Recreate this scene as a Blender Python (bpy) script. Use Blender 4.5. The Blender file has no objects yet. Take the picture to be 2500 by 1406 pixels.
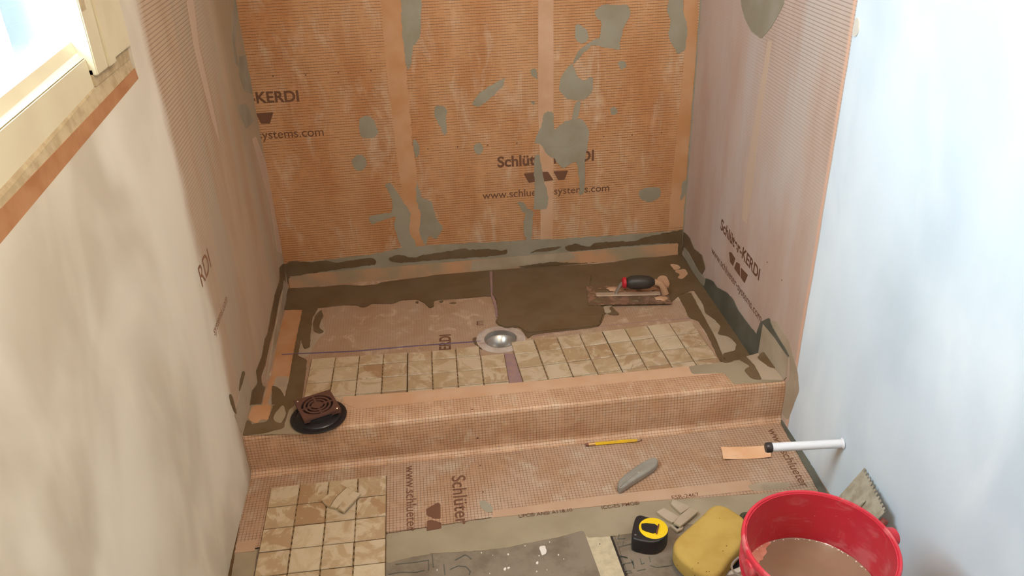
import bpy, bmesh, math, random
from mathutils import Vector, Matrix, noise as mnoise
from mathutils.geometry import delaunay_2d_cdt
random.seed(7)
S = bpy.context.scene
COL = S.collection
# ------------------------------------------------------------------ camera
CX, CY, CZ = 0.5575, -1.8446, 1.5396
FOC = 2010.27
PIT, YAW, ROL = 1.0680, -0.1041, -0.0354
RM = (Matrix.Rotation(YAW, 3, 'Z') @ Matrix.Rotation(PIT, 3, 'X') @ Matrix.Rotation(ROL, 3, 'Z'))
cd = bpy.data.cameras.new('camera'); cam = bpy.data.objects.new('camera', cd); COL.objects.link(cam)
cd.sensor_width = 36; cd.lens = FOC / 2500 * 36; cd.clip_start = 0.02
cam.matrix_world = Matrix.Translation((CX, CY, CZ)) @ RM.to_4x4()
S.camera = cam
# ------------------------------------------------------------------ world, lights, exposure
S.view_settings.view_transform = 'Standard'; S.view_settings.look = 'None'
S.view_settings.gamma = 1; S.view_settings.use_curve_mapping = False
S.view_settings.exposure = 0.14
w = bpy.data.worlds.new('world'); S.world = w; w.use_nodes = True
bgn = w.node_tree.nodes['Background']; bgn.inputs[0].default_value = (0.68, 0.88, 1.0, 1); bgn.inputs[1].default_value = 26.0
WIN_Y0, WIN_Y1, WIN_Z0, WIN_Z1 = -0.98, -0.26, 1.22, 2.08       # the glass
pl = bpy.data.lights.new('window_portal', 'AREA'); pl.shape = 'RECTANGLE'; pl.size = WIN_Y1 - WIN_Y0; pl.size_y = WIN_Z1 - WIN_Z0
pl.cycles.is_portal = True
po = bpy.data.objects.new('window_portal', pl); COL.objects.link(po)
po.location = (-0.095, (WIN_Y0 + WIN_Y1) / 2, (WIN_Z0 + WIN_Z1) / 2); po.rotation_euler = (0, -math.pi / 2, math.pi)
po.rotation_euler = Vector((1, 0, 0)).to_track_quat('-Z', 'Y').to_euler()
LAMP = (1.00, -0.85, 2.36); LAMP_W = 31.0
LAMP2 = (1.22, -1.70, 2.0)
def lamp(name, loc, watts, rad, col):
    l = bpy.data.lights.new(name, 'POINT'); l.energy = watts; l.shadow_soft_size = rad; l.color = col
    o = bpy.data.objects.new(name, l); COL.objects.link(o); o.location = loc
    return o
lamp('ceiling_bulb', LAMP, LAMP_W, 0.05, (1.0, 0.84, 0.68))
lamp('vanity_bulb', LAMP2, 9.0, 0.05, (1.0, 0.85, 0.70))

# ------------------------------------------------------------------ room dimensions (metres)
W, YB, H, D, HT = 1.5363, 0.9874, 0.1304, 0.1321, 0.0571   # alcove width, back wall, curb top, curb depth, tray level
YF, ZC = -2.75, 2.45
CROPS = {'px': (1, 0, 0), 'c1': (2.1625, 0, 0), 'c2': (2.1633, 800, 0), 'c3': (2.009, 1600, 0), 'c4': (1.745, 0, 600), 'c5': (2.811, 550, 600),
         'c6': (2.87, 1150, 560), 'c7': (3.125, 550, 1000), 'd1': (2.8125, 1600, 560), 'd4': (4.032, 940, 1220), 'd7': (3.907, 1650, 500),
         'd6': (3.515, 560, 0), 'd8': (8.787, 740, 1140), 'e2': (8.929, 1400, 640), 'e4': (7.812, 1400, 1040), 'e5': (6.824, 1500, 1200), 'e7': (4.26, 0, 0),
         'e6': (4.917, 1780, 1120), 'e8': (5.858, 1740, 1000)}
def px(crop, p):
    s, a, b = CROPS[crop]; return (p[0] / s + a, p[1] / s + b)
def at(p, ax, val):
    """the point of the plane <axis ax = val> seen at photo pixel p"""
    d = RM @ Vector(((p[0] - 1250) / FOC, -(p[1] - 703) / FOC, -1.0)); c = Vector((CX, CY, CZ))
    return c + d * ((val - c[ax]) / d[ax])
# surface -> (axis, value, outward normal, u axis, v axis)
SURF = {'B': (1, YB, Vector((0, -1, 0)), Vector((1, 0, 0)), Vector((0, 0, 1))),
        'L': (0, 0.0, Vector((1, 0, 0)), Vector((0, 1, 0)), Vector((0, 0, 1))),
        'R': (0, W, Vector((-1, 0, 0)), Vector((0, -1, 0)), Vector((0, 0, 1))),
        'F': (2, 0.0, Vector((0, 0, 1)), Vector((1, 0, 0)), Vector((0, 1, 0))),
        'T': (2, HT, Vector((0, 0, 1)), Vector((1, 0, 0)), Vector((0, 1, 0))),
        'C': (2, H, Vector((0, 0, 1)), Vector((1, 0, 0)), Vector((0, 1, 0)))}

# ------------------------------------------------------------------ materials
def srgb(r, g, b):
    f = lambda c: (c / 255 / 12.92) if c / 255 <= 0.04045 else ((c / 255 + 0.055) / 1.055) ** 2.4
    return (f(r), f(g), f(b), 1)
class NT:
    def __init__(s, name, rough=0.7, metal=0.0, spec=0.3):
        s.m = bpy.data.materials.new(name); s.m.use_nodes = True; s.t = s.m.node_tree; s.b = s.t.nodes['Principled BSDF']
        s.b.inputs['Roughness'].default_value = rough; s.b.inputs['Metallic'].default_value = metal; s.b.inputs['Specular IOR Level'].default_value = spec
    def n(s, t, **k):
        x = s.t.nodes.new(t)
        for a, v in k.items(): setattr(x, a, v)
        return x
    def l(s, a, b): s.t.links.new(a, b)
    def coord(s, scale=(1, 1, 1), kind='Object', rnd=False):
        tc = s.n('ShaderNodeTexCoord'); mp = s.n('ShaderNodeMapping'); mp.inputs['Scale'].default_value = scale
        s.l(tc.outputs[kind], mp.inputs['Vector'])
        if rnd:
            oi = s.n('ShaderNodeObjectInfo'); mu = s.n('ShaderNodeMath', operation='MULTIPLY'); mu.inputs[1].default_value = 37.0
            s.l(oi.outputs['Random'], mu.inputs[0]); s.l(mu.outputs[0], mp.inputs['Location'])
        return mp.outputs[0]
    def noise(s, scale, detail=3, rough=0.55, co=None, dist=0.0):
        x = s.n('ShaderNodeTexNoise'); x.inputs['Scale'].default_value = scale; x.inputs['Detail'].default_value = detail
        x.inputs['Roughness'].default_value = rough; x.inputs['Distortion'].default_value = dist
        if co is not None: s.l(co, x.inputs['Vector'])
        return x.outputs['Fac']
    def math(s, op, a, b=None, c=None, clamp=False):
        x = s.n('ShaderNodeMath', operation=op, use_clamp=clamp)
        for i, v in enumerate((a, b, c)):
            if v is None: continue
            if isinstance(v, (int, float)): x.inputs[i].default_value = v
            else: s.l(v, x.inputs[i])
        return x.outputs[0]
    def ramp(s, f, lo, hi):
        x = s.n('ShaderNodeMapRange', interpolation_type='SMOOTHSTEP'); s.l(f, x.inputs[0]); x.inputs[1].default_value = lo; x.inputs[2].default_value = hi
        return x.outputs[0]
    def mix(s, f, a, b):
        x = s.n('ShaderNodeMix', data_type='RGBA')
        if isinstance(f, (int, float)): x.inputs[0].default_value = f
        else: s.l(f, x.inputs[0])
        for i, v in ((6, a), (7, b)):
            if isinstance(v, tuple): x.inputs[i].default_value = v
            else: s.l(v, x.inputs[i])
        return x.outputs[2]
    def col(s, c):
        if isinstance(c, tuple): s.b.inputs['Base Color'].default_value = c
        else: s.l(c, s.b.inputs['Base Color'])
        return s
    def bump(s, h, strength=0.3, dist=0.001):
        x = s.n('ShaderNodeBump'); x.inputs['Strength'].default_value = strength; x.inputs['Distance'].default_value = dist
        s.l(h, x.inputs['Height']); s.l(x.outputs[0], s.b.inputs['Normal']); return s
def simple(name, c, rough=0.6, metal=0, spec=0.3, var=None, sc=20, bump=0.0, bsc=None):
    t = NT(name, rough, metal, spec)
    if var: t.col(t.mix(t.ramp(t.noise(sc, 4, co=t.coord()), 0.35, 0.68), c, var))
    else: t.col(c)
    if bump: t.bump(t.noise(bsc or sc * 4, 3, co=t.coord()), bump)
    return t.m
def lines(t, v, pitch, wd):
    f = t.math('FRACT', t.math('DIVIDE', v, pitch))
    d = t.math('ABSOLUTE', t.math('SUBTRACT', f, 0.5))
    return t.math('SUBTRACT', 1.0, t.ramp(d, wd * 0.5, wd * 0.5 + 0.08))
def kerdi_nodes(t, base, alt, pale, line, kind, hs, vs, pitch=0.0091, us=None, vsx=None, blotch=7, pale_amt=0.8):
    """orange fleece: blotchy tone, printed grid"""
    co = t.coord(kind=kind); sp = t.n('ShaderNodeSeparateXYZ'); t.l(co, sp.inputs[0])
    u, v = sp.outputs[us], sp.outputs[vsx]
    streak = t.coord(scale=(1, 1, 0.35) if kind == 'Object' and vsx == 2 else (1, 1, 1), kind=kind)
    n1 = t.ramp(t.noise(blotch, 4, 0.6, co=streak), 0.36, 0.66)
    c = t.mix(n1, base, alt)
    n2 = t.math('MULTIPLY', t.ramp(t.noise(blotch * 2.3, 5, 0.65, co=streak, dist=0.6), 0.5, 0.75), pale_amt)
    c = t.mix(n2, c, pale)
    n4 = t.noise(420, 2, 0.6, co=t.coord(kind=kind, scale=(1, 1, 1)))
    c = t.mix(t.math('MULTIPLY', t.ramp(n4, 0.45, 0.75), 0.22), c, pale)
    wob = t.math('MULTIPLY', t.math('SUBTRACT', t.noise(3.0, 2, co=co), 0.5), 0.003)
    ha = t.math('MULTIPLY', lines(t, t.math('ADD', v, wob), pitch, 0.10), hs)
    wear = t.ramp(t.noise(30, 3, co=co), 0.2, 0.55)
    ha = t.math('MULTIPLY', ha, wear)
    c = t.mix(ha, c, line)
    if vs > 0:
        va = t.math('MULTIPLY', t.math('MULTIPLY', lines(t, t.math('ADD', u, wob), pitch, 0.10), vs), wear)
        c = t.mix(va, c, line)
    return c
K_BASE, K_ALT, K_PALE, K_LINE = srgb(204, 164, 132), srgb(188, 144, 110), srgb(210, 188, 162), srgb(100, 68, 50)
def kerdi(name, kind, us, vsx, hs, vs, base=K_BASE, alt=K_ALT, pale=K_PALE, line=K_LINE, rough=0.62, pale_amt=0.8, blotch=7, spec=0.3):
    t = NT(name, rough, 0, spec); t.col(kerdi_nodes(t, base, alt, pale, line, kind, hs, vs, us=us, vsx=vsx, pale_amt=pale_amt, blotch=blotch))
    t.bump(t.noise(350, 2, co=t.coord(kind=kind)), 0.12, 0.001); return t.m
M = {}
M['kerdi_back'] = kerdi('membrane_back', 'Object', 0, 2, 0.85, 0.12, base=srgb(198, 148, 104), alt=srgb(184, 126, 78), pale_amt=0.6, blotch=6)
M['kerdi_curb'] = kerdi('membrane_curb', 'UV', 0, 1, 0.62, 0.5, rough=0.42, pale_amt=0.6, blotch=9, spec=0.4)
M['kerdi_floor'] = kerdi('membrane_floor', 'Object', 0, 1, 0.6, 0.6, base=srgb(184, 152, 128), alt=srgb(174, 136, 106), pale=srgb(194, 176, 154), rough=0.5, blotch=5)
M['kerdi_tray'] = kerdi('membrane_tray', 'Object', 0, 1, 0.28, 0.2, base=srgb(176, 148, 124), alt=srgb(170, 136, 108), rough=0.7)

def wall_mix(name, side):
    """side walls: joint-compound skim in the room, membrane inside the alcove, the skim feathered over its edge"""
    t = NT(name, 0.75, 0, 0.25)
    if side == 'L': base, alt, pale = srgb(192, 166, 140), srgb(182, 152, 124), srgb(180, 166, 144)
    else: base, alt, pale = srgb(194, 172, 158), srgb(186, 158, 142), srgb(194, 182, 174)
    co = t.coord(); sp = t.n('ShaderNodeSeparateXYZ'); t.l(co, sp.inputs[0]); y, z = sp.outputs[1], sp.outputs[2]
    streak = t.coord(scale=(1, 1, 0.3))
    c = t.mix(t.ramp(t.noise(6, 4, 0.6, co=streak), 0.36, 0.66), base, alt)
    c = t.mix(t.math('MULTIPLY', t.ramp(t.noise(5, 4, 0.6, co=t.coord(scale=(1, 1.3, 0.25))), 0.42, 0.7), 0.8), c, pale)
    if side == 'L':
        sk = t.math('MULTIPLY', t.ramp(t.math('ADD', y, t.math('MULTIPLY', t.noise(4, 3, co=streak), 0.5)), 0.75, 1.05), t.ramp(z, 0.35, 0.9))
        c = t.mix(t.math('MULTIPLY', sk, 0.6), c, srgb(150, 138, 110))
    # printed lines: the horizontal ones, strongest near the top front
    ha = lines(t, z, 0.0095, 0.16)
    up = t.math('MULTIPLY', t.ramp(z, 0.55, 1.15), t.ramp(y, 0.62, 0.28))
    c = t.mix(t.math('MULTIPLY', t.math('MULTIPLY', ha, 0.5), t.math('ADD', t.math('MULTIPLY', up, 0.85), 0.1)), c, K_LINE)
    if side == 'L': mud, mud2, e0, e1, ns = srgb(232, 222, 204), srgb(200, 187, 166), -0.03, 0.03, 0.10
    else: mud, mud2, e0, e1, ns = srgb(220, 230, 238), srgb(203, 214, 224), -0.052, -0.046, 0.02
    mc = t.mix(t.ramp(t.noise(2.6, 3, 0.45, co=t.coord(scale=(1, 1, 0.6)), dist=0.5), 0.40, 0.64), mud, mud2)
    mc = t.mix(t.math('MULTIPLY', t.ramp(t.noise(5.5, 3, 0.5, co=t.coord(scale=(1, 1, 0.45)), dist=0.5), 0.45, 0.75), 0.5), mc, srgb(238, 228, 208) if side == 'L' else srgb(236, 242, 246))
    yy = t.math('ADD', y, t.math('MULTIPLY', t.math('SUBTRACT', t.noise(6, 4, 0.6, co=t.coord(scale=(1, 1, 0.5))), 0.5), ns))
    if side == 'L': yy = t.math('ADD', yy, t.math('MULTIPLY', t.ramp(z, 0.5, 0.05), 0.035))
    f = t.ramp(yy, e0, e1)
    if side == 'R':
        edge = t.math('MULTIPLY', t.ramp(yy, e1, e1 + 0.002), t.ramp(yy, e1 + 0.020, e1 + 0.008)); c = t.mix(t.math('MULTIPLY', edge, 0.7), c, srgb(226, 178, 150))
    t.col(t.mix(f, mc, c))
    t.bump(t.math('ADD', t.noise(9, 3, co=co), t.math('MULTIPLY', t.noise(220, 2, co=co), 0.06)), 0.35, 0.006)
    return t.m
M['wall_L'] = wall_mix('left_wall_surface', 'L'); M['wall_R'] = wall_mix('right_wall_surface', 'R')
M['plaster'] = simple('plaster', srgb(220, 214, 204), 0.8, var=srgb(206, 198, 186), sc=3)
M['ceiling'] = simple('ceiling_paint', srgb(235, 232, 226), 0.9)
M['band'] = simple('sealing_band', srgb(196, 150, 112), 0.6, var=srgb(186, 134, 90), sc=9, bump=0.1, bsc=300)
M['band_pale'] = simple('sealing_band_pale', srgb(202, 164, 134), 0.55, var=srgb(194, 152, 118), sc=8, bump=0.1, bsc=300)
M['band_smear'] = simple('sealing_band_smeared', srgb(198, 150, 112), 0.65, var=srgb(162, 144, 116), sc=7)
M['thinset'] = simple('dry_thinset', srgb(156, 148, 130), 0.8, var=srgb(144, 134, 114), sc=8, bump=0.15, bsc=120)
M['thinset_pale'] = simple('pale_thinset', srgb(178, 160, 138), 0.8, var=srgb(164, 144, 120), sc=8, bump=0.15, bsc=120)
M['wet'] = simple('wet_thinset', srgb(112, 92, 68), 0.42, spec=0.45, var=srgb(102, 80, 54), sc=10, bump=0.2, bsc=60)
M['wet_grey'] = simple('wet_grey_thinset', srgb(98, 96, 84), 0.5, spec=0.4, var=srgb(84, 82, 70), sc=12, bump=0.3, bsc=70)
M['ink'] = simple('brown_print', srgb(112, 76, 56), 0.6)
M['ink_pale'] = simple('faded_print', srgb(150, 108, 84), 0.6)
M['chalk'] = simple('purple_chalk', srgb(150, 122, 124), 0.8, var=srgb(164, 130, 118), sc=30)
M['chalk_blue'] = simple('blue_chalk', srgb(122, 102, 122), 0.8)
def tile_mat():
    t = NT('stone_tile', 0.38, 0, 0.45)
    co = t.coord(rnd=True); oi = t.n('ShaderNodeObjectInfo')
    a, b, c2 = srgb(200, 180, 152), srgb(178, 152, 118), srgb(164, 130, 96)
    f = t.noise(13, 5, 0.6, co=co, dist=1.2)
    c = t.mix(t.ramp(f, 0.43, 0.57), a, b)
    r = t.math('FRACT', t.math('MULTIPLY', oi.outputs['Random'], 13.7))
    c = t.mix(t.math('MULTIPLY', t.ramp(t.noise(9, 4, 0.6, co=co, dist=2.0), 0.48, 0.54), t.ramp(r, 0.35, 1.0)), c, c2)
    c = t.mix(t.math('MULTIPLY', t.ramp(t.noise(22, 4, 0.7, co=co, dist=1.5), 0.60, 0.68), 0.5), c, srgb(208, 192, 162))
    c = t.mix(t.math('MULTIPLY', t.ramp(t.math('FRACT', t.math('MULTIPLY', oi.outputs['Random'], 7.3)), 0.6, 1.0), 0.5), c, srgb(206, 190, 160))
    t.col(c); t.bump(t.noise(40, 4, co=co), 0.12, 0.001); return t.m
M['tile'] = tile_mat()
M['tile_back'] = simple('tile_mesh_backing', srgb(96, 70, 44), 0.9)
M['tab'] = simple('glue_tab', srgb(150, 120, 84), 0.8)
M['board'] = NT('cement_board', 0.85, 0, 0.2)
t = M['board']; co = t.coord()
c = t.mix(t.ramp(t.noise(12, 5, 0.65, co=co), 0.4, 0.65), srgb(134, 120, 104), srgb(116, 102, 86))
c = t.mix(t.ramp(t.noise(38, 5, 0.7, co=co, dist=0.5), 0.68, 0.73), c, srgb(206, 194, 170))
c = t.mix(t.ramp(t.noise(60, 3, 0.7, co=t.coord(scale=(1, 1, 3))), 0.30, 0.26), c, srgb(96, 84, 66)); t.col(c); t.bump(t.noise(90, 4, co=co), 0.3, 0.002); M['board'] = t.m
M['board_light'] = simple('light_cement_board', srgb(196, 180, 150), 0.85, var=srgb(180, 164, 136), sc=60)
M['dark'] = simple('joint_shadow_gap', srgb(50, 42, 38), 0.9)
M['selvage'] = simple('floor_selvage', srgb(188, 156, 130), 0.55, var=srgb(182, 148, 120), sc=8)
M['strip_pale'] = simple('unprinted_fleece', srgb(198, 172, 150), 0.6)
M['skim'] = simple('smooth_skim', srgb(158, 142, 118), 0.7, var=srgb(148, 132, 108), sc=9, bump=0.1, bsc=60)
M['trim'] = simple('cream_paint', srgb(222, 210, 178), 0.45, var=srgb(214, 200, 168), sc=6)
M['trim_white'] = simple('white_paint', srgb(232, 230, 222), 0.4)
M['vinyl'] = simple('white_vinyl', srgb(232, 238, 240), 0.35)
M['wood'] = simple('rough_wood', srgb(190, 170, 136), 0.8, var=srgb(170, 148, 114), sc=40, bump=0.5, bsc=80)
M['brick_red'] = simple('raw_sill', srgb(176, 126, 88), 0.85, var=srgb(160, 108, 70), sc=16, bump=0.3, bsc=90)
gl = NT('window_glass', 0.02); gt = gl.n('ShaderNodeBsdfTransparent'); gg = gl.n('ShaderNodeBsdfGlossy'); gg.inputs['Roughness'].default_value = 0.02
gm = gl.n('ShaderNodeMixShader'); gm.inputs[0].default_value = 0.06; gl.l(gt.outputs[0], gm.inputs[1]); gl.l(gg.outputs[0], gm.inputs[2])
gl.l(gm.outputs[0], gl.t.nodes['Material Output'].inputs[0]); M['glass'] = gl.m
M['siding'] = simple('pale_siding', srgb(40, 47, 52), 0.8)
M['ground'] = simple('outdoor_paving', srgb(44, 50, 53), 0.9, var=srgb(38, 46, 50), sc=0.8)
M['flange'] = simple('white_flange', srgb(198, 186, 176), 0.5, var=srgb(184, 164, 152), sc=40)
M['steel'] = simple('brushed_steel', srgb(186, 182, 176), 0.3, 0.75)
M['steel_dirty'] = NT('mortar_smeared_steel', 0.4)
t = M['steel_dirty']; co = t.coord(); f = t.ramp(t.noise(32, 5, 0.6, co=co, dist=0.8), 0.44, 0.52)
t.col(t.mix(f, srgb(182, 150, 128), srgb(116, 90, 70))); t.l(t.math('SUBTRACT', 0.75, t.math('MULTIPLY', f, 0.75), clamp=True), t.b.inputs['Metallic']); t.bump(t.noise(60, 4, co=co), 0.5, 0.003); M['steel_dirty'] = t.m
M['hole'] = simple('drain_hole', srgb(60, 54, 48), 0.6)
M['bronze'] = simple('brown_bronze', srgb(98, 66, 56), 0.42, 0.1, 0.5)
M['black_plastic'] = simple('black_plastic', srgb(26, 25, 28), 0.3, spec=0.5)
M['grip'] = simple('black_rubber_grip', srgb(58, 52, 46), 0.42, spec=0.4)
M['red_collar'] = simple('red_collar', srgb(190, 40, 50), 0.4)
M['yellow'] = simple('pencil_yellow', srgb(228, 180, 30), 0.4, var=srgb(206, 164, 60), sc=60)
M['eraser'] = simple('eraser', srgb(132, 84, 66), 0.7)
M['ferrule'] = simple('ferrule', srgb(196, 156, 110), 0.35, 0.7)
M['pencil_wood'] = simple('sharpened_wood', srgb(176, 140, 112), 0.7)
M['graphite'] = simple('graphite', srgb(58, 52, 52), 0.4)
M['knife'] = simple('grey_knife_metal', srgb(156, 151, 142), 0.42, 0.1, 0.5, var=srgb(144, 138, 128), sc=25)
M['pvc'] = simple('white_pipe', srgb(232, 232, 236), 0.35)
M['cap'] = simple('dark_pipe_cap', srgb(70, 66, 66), 0.28, 0.5)
M['tape_black'] = simple('tape_case_black', srgb(34, 32, 34), 0.4, spec=0.5)
M['tape_yellow'] = simple('tape_label_yellow', srgb(238, 198, 30), 0.4)
M['sponge'] = NT('yellow_sponge', 0.9, 0, 0.1)
t = M['sponge']; co = t.coord(); c = t.mix(t.ramp(t.noise(14, 4, co=co), 0.35, 0.7), srgb(188, 156, 84), srgb(178, 144, 74))
vo = t.n('ShaderNodeTexVoronoi'); vo.inputs['Scale'].default_value = 62; t.l(co, vo.inputs['Vector'])
pit = t.math('MULTIPLY', t.math('SUBTRACT', 1.0, t.ramp(vo.outputs['Distance'], 0.06, 0.13)), t.ramp(t.noise(30, 2, co=co), 0.46, 0.54))
t.col(t.mix(pit, c, srgb(100, 72, 26))); t.bump(t.noise(160, 3, co=co), 0.3, 0.0012); M['sponge'] = t.m
def red_mat(name, amt):
    t = NT(name, 0.33, 0, 0.45); co = t.coord()
    c = t.mix(t.ramp(t.noise(6, 3, co=co), 0.4, 0.7), srgb(198, 46, 60), srgb(188, 40, 54))
    c = t.mix(t.math('MULTIPLY', t.ramp(t.noise(16, 5, 0.6, co=t.coord(scale=(1, 1, 1.6)), dist=0.8), 0.52, 0.68), amt), c, srgb(204, 112, 112))
    c = t.mix(t.ramp(t.noise(120, 3, 0.6, co=co), 0.70, 0.76), c, srgb(226, 150, 140)); t.col(c); return t.m
M['red'] = red_mat('red_bucket_plastic', 0.55); M['red_rim'] = red_mat('red_bucket_rim', 0.8)
M['water'] = NT('muddy_water', 0.12, 0, 0.5)
t = M['water']; t.col(t.mix(t.ramp(t.noise(9, 3, co=t.coord()), 0.35, 0.7), srgb(140, 114, 92), srgb(130, 106, 84))); M['water'] = t.m
M['foam'] = simple('slurry_scum', srgb(206, 144, 122), 0.6, var=srgb(188, 118, 100), sc=60)
M['trowel_grey'] = simple('mortar_crusted_blade', srgb(172, 164, 146), 0.7, var=srgb(146, 136, 116), sc=35, bump=0.7, bsc=120)
M['white_plastic'] = simple('white_plastic', srgb(226, 216, 204), 0.4)
M['offcut_side'] = simple('tile_clay', srgb(190, 172, 140), 0.8, var=srgb(176, 154, 122), sc=50)

# ------------------------------------------------------------------ mesh helpers
def link(name, me, mat, parent=None):
    o = bpy.data.objects.new(name, me); COL.objects.link(o)
    if mat is not None and not me.materials: me.materials.append(mat)
    if parent is not None: o.parent = parent; o.matrix_parent_inverse = parent.matrix_world.inverted()
    return o
def from_bm(name, bm, mat, parent=None, smooth=False):
    bmesh.ops.recalc_face_normals(bm, faces=bm.faces[:])
    me = bpy.data.meshes.new(name); bm.to_mesh(me); bm.free()
    if smooth:
        for p in me.polygons: p.use_smooth = True
        try: me.set_sharp_from_angle(angle=math.radians(38))
        except Exception: pass
    return link(name, me, mat, parent)
def box(bm, x0, x1, y0, y1, z0, z1, mtx=None, bev=0.0):
    r = bmesh.ops.create_cube(bm, size=1.0)['verts']
    for v in r:
        v.co = Vector((x0 + (v.co.x + .5) * (x1 - x0), y0 + (v.co.y + .5) * (y1 - y0), z0 + (v.co.z + .5) * (z1 - z0)))
    if bev:
        es = list({e for v in r for e in v.link_edges})
        r = bmesh.ops.bevel(bm, geom=es, offset=bev, segments=2, affect='EDGES')['verts']
    if mtx is not None:
        bmesh.ops.transform(bm, matrix=mtx, verts=list(set(r)))
    return r
def prism(bm, pts, n, thick):
    """closed prism: outline pts (world), extruded by thick along n"""
    a = [bm.verts.new(p) for p in pts]; b = [bm.verts.new(Vector(p) + n * thick) for p in pts]
    k = len(pts)
    for i in range(k): bm.faces.new((a[i], a[(i + 1) % k], b[(i + 1) % k], b[i]))
    f1 = bm.faces.new(b); f2 = bm.faces.new(list(reversed(a)))
    bmesh.ops.triangulate(bm, faces=[f1, f2])
def lathe(bm, prof, c=(0, 0, 0), seg=48, ang=(0, 2 * math.pi), mtx=None):
    full = abs(ang[1] - ang[0] - 2 * math.pi) < 1e-6; n = seg if full else seg + 1; rows = []
    for r, z in prof:
        if r < 1e-6: rows.append([bm.verts.new((c[0], c[1], c[2] + z))])
        else: rows.append([bm.verts.new((c[0] + r * math.cos(ang[0] + (ang[1] - ang[0]) * i / seg), c[1] + r * math.sin(ang[0] + (ang[1] - ang[0]) * i / seg), c[2] + z)) for i in range(n)])
    for A, B in zip(rows, rows[1:]):
        for i in range(seg):
            j = (i + 1) % n
            if len(A) == 1 and len(B) == 1: continue
            if len(A) == 1: bm.faces.new((A[0], B[i], B[j]))
            elif len(B) == 1: bm.faces.new((A[i], A[j], B[0]))
            else: bm.faces.new((A[i], A[j], B[j], B[i]))
    if mtx is not None: bmesh.ops.transform(bm, matrix=mtx, verts=[v for r in rows for v in r])
def tube(bm, pts, r, seg=12, cap=True):
    pts = [Vector(p) for p in pts]; rr = r if isinstance(r, (list, tuple)) else [r] * len(pts); rows = []
    for i, p in enumerate(pts):
        d = (pts[min(i + 1, len(pts) - 1)] - pts[max(i - 1, 0)]).normalized()
        q = d.to_track_quat('Z', 'Y').to_matrix()
        rows.append([bm.verts.new(p + q @ Vector((rr[i] * math.cos(2 * math.pi * k / seg), rr[i] * math.sin(2 * math.pi * k / seg), 0))) for k in range(seg)])
    for A, B in zip(rows, rows[1:]):
        for i in range(seg): bm.faces.new((A[i], A[(i + 1) % seg], B[(i + 1) % seg], B[i]))
    if cap: bm.faces.new(rows[0]); bm.faces.new(rows[-1])
def chaikin(p, n=1):
    for _ in range(n):
        q = []
        for i in range(len(p)):
            a, b = Vector(p[i]), Vector(p[(i + 1) % len(p)]); q += [a * .75 + b * .25, a * .25 + b * .75]
        p = q
    return p
def densify(p, step):
    q = []
    for i in range(len(p)):
        a, b = Vector(p[i]), Vector(p[(i + 1) % len(p)]); k = max(1, int((b - a).length / step))
        q += [a.lerp(b, j / k) for j in range(k)]
    return q
def thing(name, label, cat, loc=(0, 0, 0), rotz=0, group=None):
    o = bpy.data.objects.new(name, None); COL.objects.link(o); o.empty_display_size = 0.02
    o.location = loc; o.rotation_euler = (0, 0, rotz); o['label'] = label; o['category'] = cat
    if group: o['group'] = group
    bpy.context.view_layer.update() if loc != (0, 0, 0) or rotz else None
    return o
def tag(o, label, cat, group=None):
    o['label'] = label; o['category'] = cat
    if group: o['group'] = group
    return o
def struct(o): o['kind'] = 'structure'; return o
layer = {}
def patch(surf, crop, pts, mat, parent, name='thinset_patch', thick=0.0012, rag=0.0015, smooth=2, off=0.0):
    """a thin layer of stuff lying on a surface: outline, ragged edge, real thickness"""
    ax, val, n, u, v = SURF[surf]
    P = [at(px(crop, p), ax, val) for p in pts]
    if smooth: P = chaikin(densify(P, 0.02), smooth)
    P = densify(P, 0.005) if rag else P
    if rag:
        Q = []
        for p in P:
            a = mnoise.noise(p * 60) + 0.8 * mnoise.noise(p * 150); b = mnoise.noise(p * 60 + Vector((9, 4, 7))) + 0.6 * mnoise.noise(p * 150 + Vector((9, 4, 7)))
            Q.append(p + (u * a + v * b) * rag)
        P = Q
    k = layer.get(surf, 0); layer[surf] = k + 1
    P = [p + n * (off - 0.0005) for p in P]
    T = thick + 0.0005 + k * 0.000004; o_ = P[0]
    vs, es, fs, *_ = delaunay_2d_cdt([Vector(((p - o_).dot(u), (p - o_).dot(v))) for p in P], [], [list(range(len(P)))], 1, 1e-7)
    bm = bmesh.new(); mk = lambda d: [bm.verts.new(o_ + u * q.x + v * q.y + n * d) for q in vs]
    lo_, hi_ = mk(0), mk(T); cnt = {}
    for f in fs:
        bm.faces.new([hi_[i] for i in f]); bm.faces.new([lo_[i] for i in reversed(f)])
        for i in range(len(f)):
            a, b = f[i], f[(i + 1) % len(f)]; cnt[(a, b)] = 1
    for (a, b) in cnt:
        if (b, a) not in cnt: bm.faces.new((hi_[a], lo_[a], lo_[b], hi_[b]))
    for q in [q for q in bm.verts if not q.link_faces]: bm.verts.remove(q)
    return from_bm(name, bm, M[mat], parent)
def text(surf, crop, s, p0, p1, parent, mat='ink', bold=0.022, lift=0.0004, aspect=1.0, up=None, name='printed_text'):
    ax, val, n, u, v = SURF[surf]
    a, b = at(px(crop, p0), ax, val), at(px(crop, p1), ax, val)
    cu = bpy.data.curves.new('lettering', 'FONT'); cu.body = s; cu.size = 1.0; cu.offset = bold + 0.006; cu.extrude = 0.0
    o = bpy.data.objects.new('tmp', cu); COL.objects.link(o)
    dg = bpy.context.evaluated_depsgraph_get(); me = bpy.data.meshes.new_from_object(o.evaluated_get(dg)); bpy.data.objects.remove(o)
    xs = [q.co.x for q in me.vertices]; x0, x1 = min(xs), max(xs)
    d = (b - a); L = d.length; d.normalize(); e = n.cross(d); k = L / (x1 - x0)
    for q in me.vertices: q.co = a + d * (q.co.x - x0) * k + e * q.co.y * k * aspect + n * lift
    return link(name, me, M[mat], parent)
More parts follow.
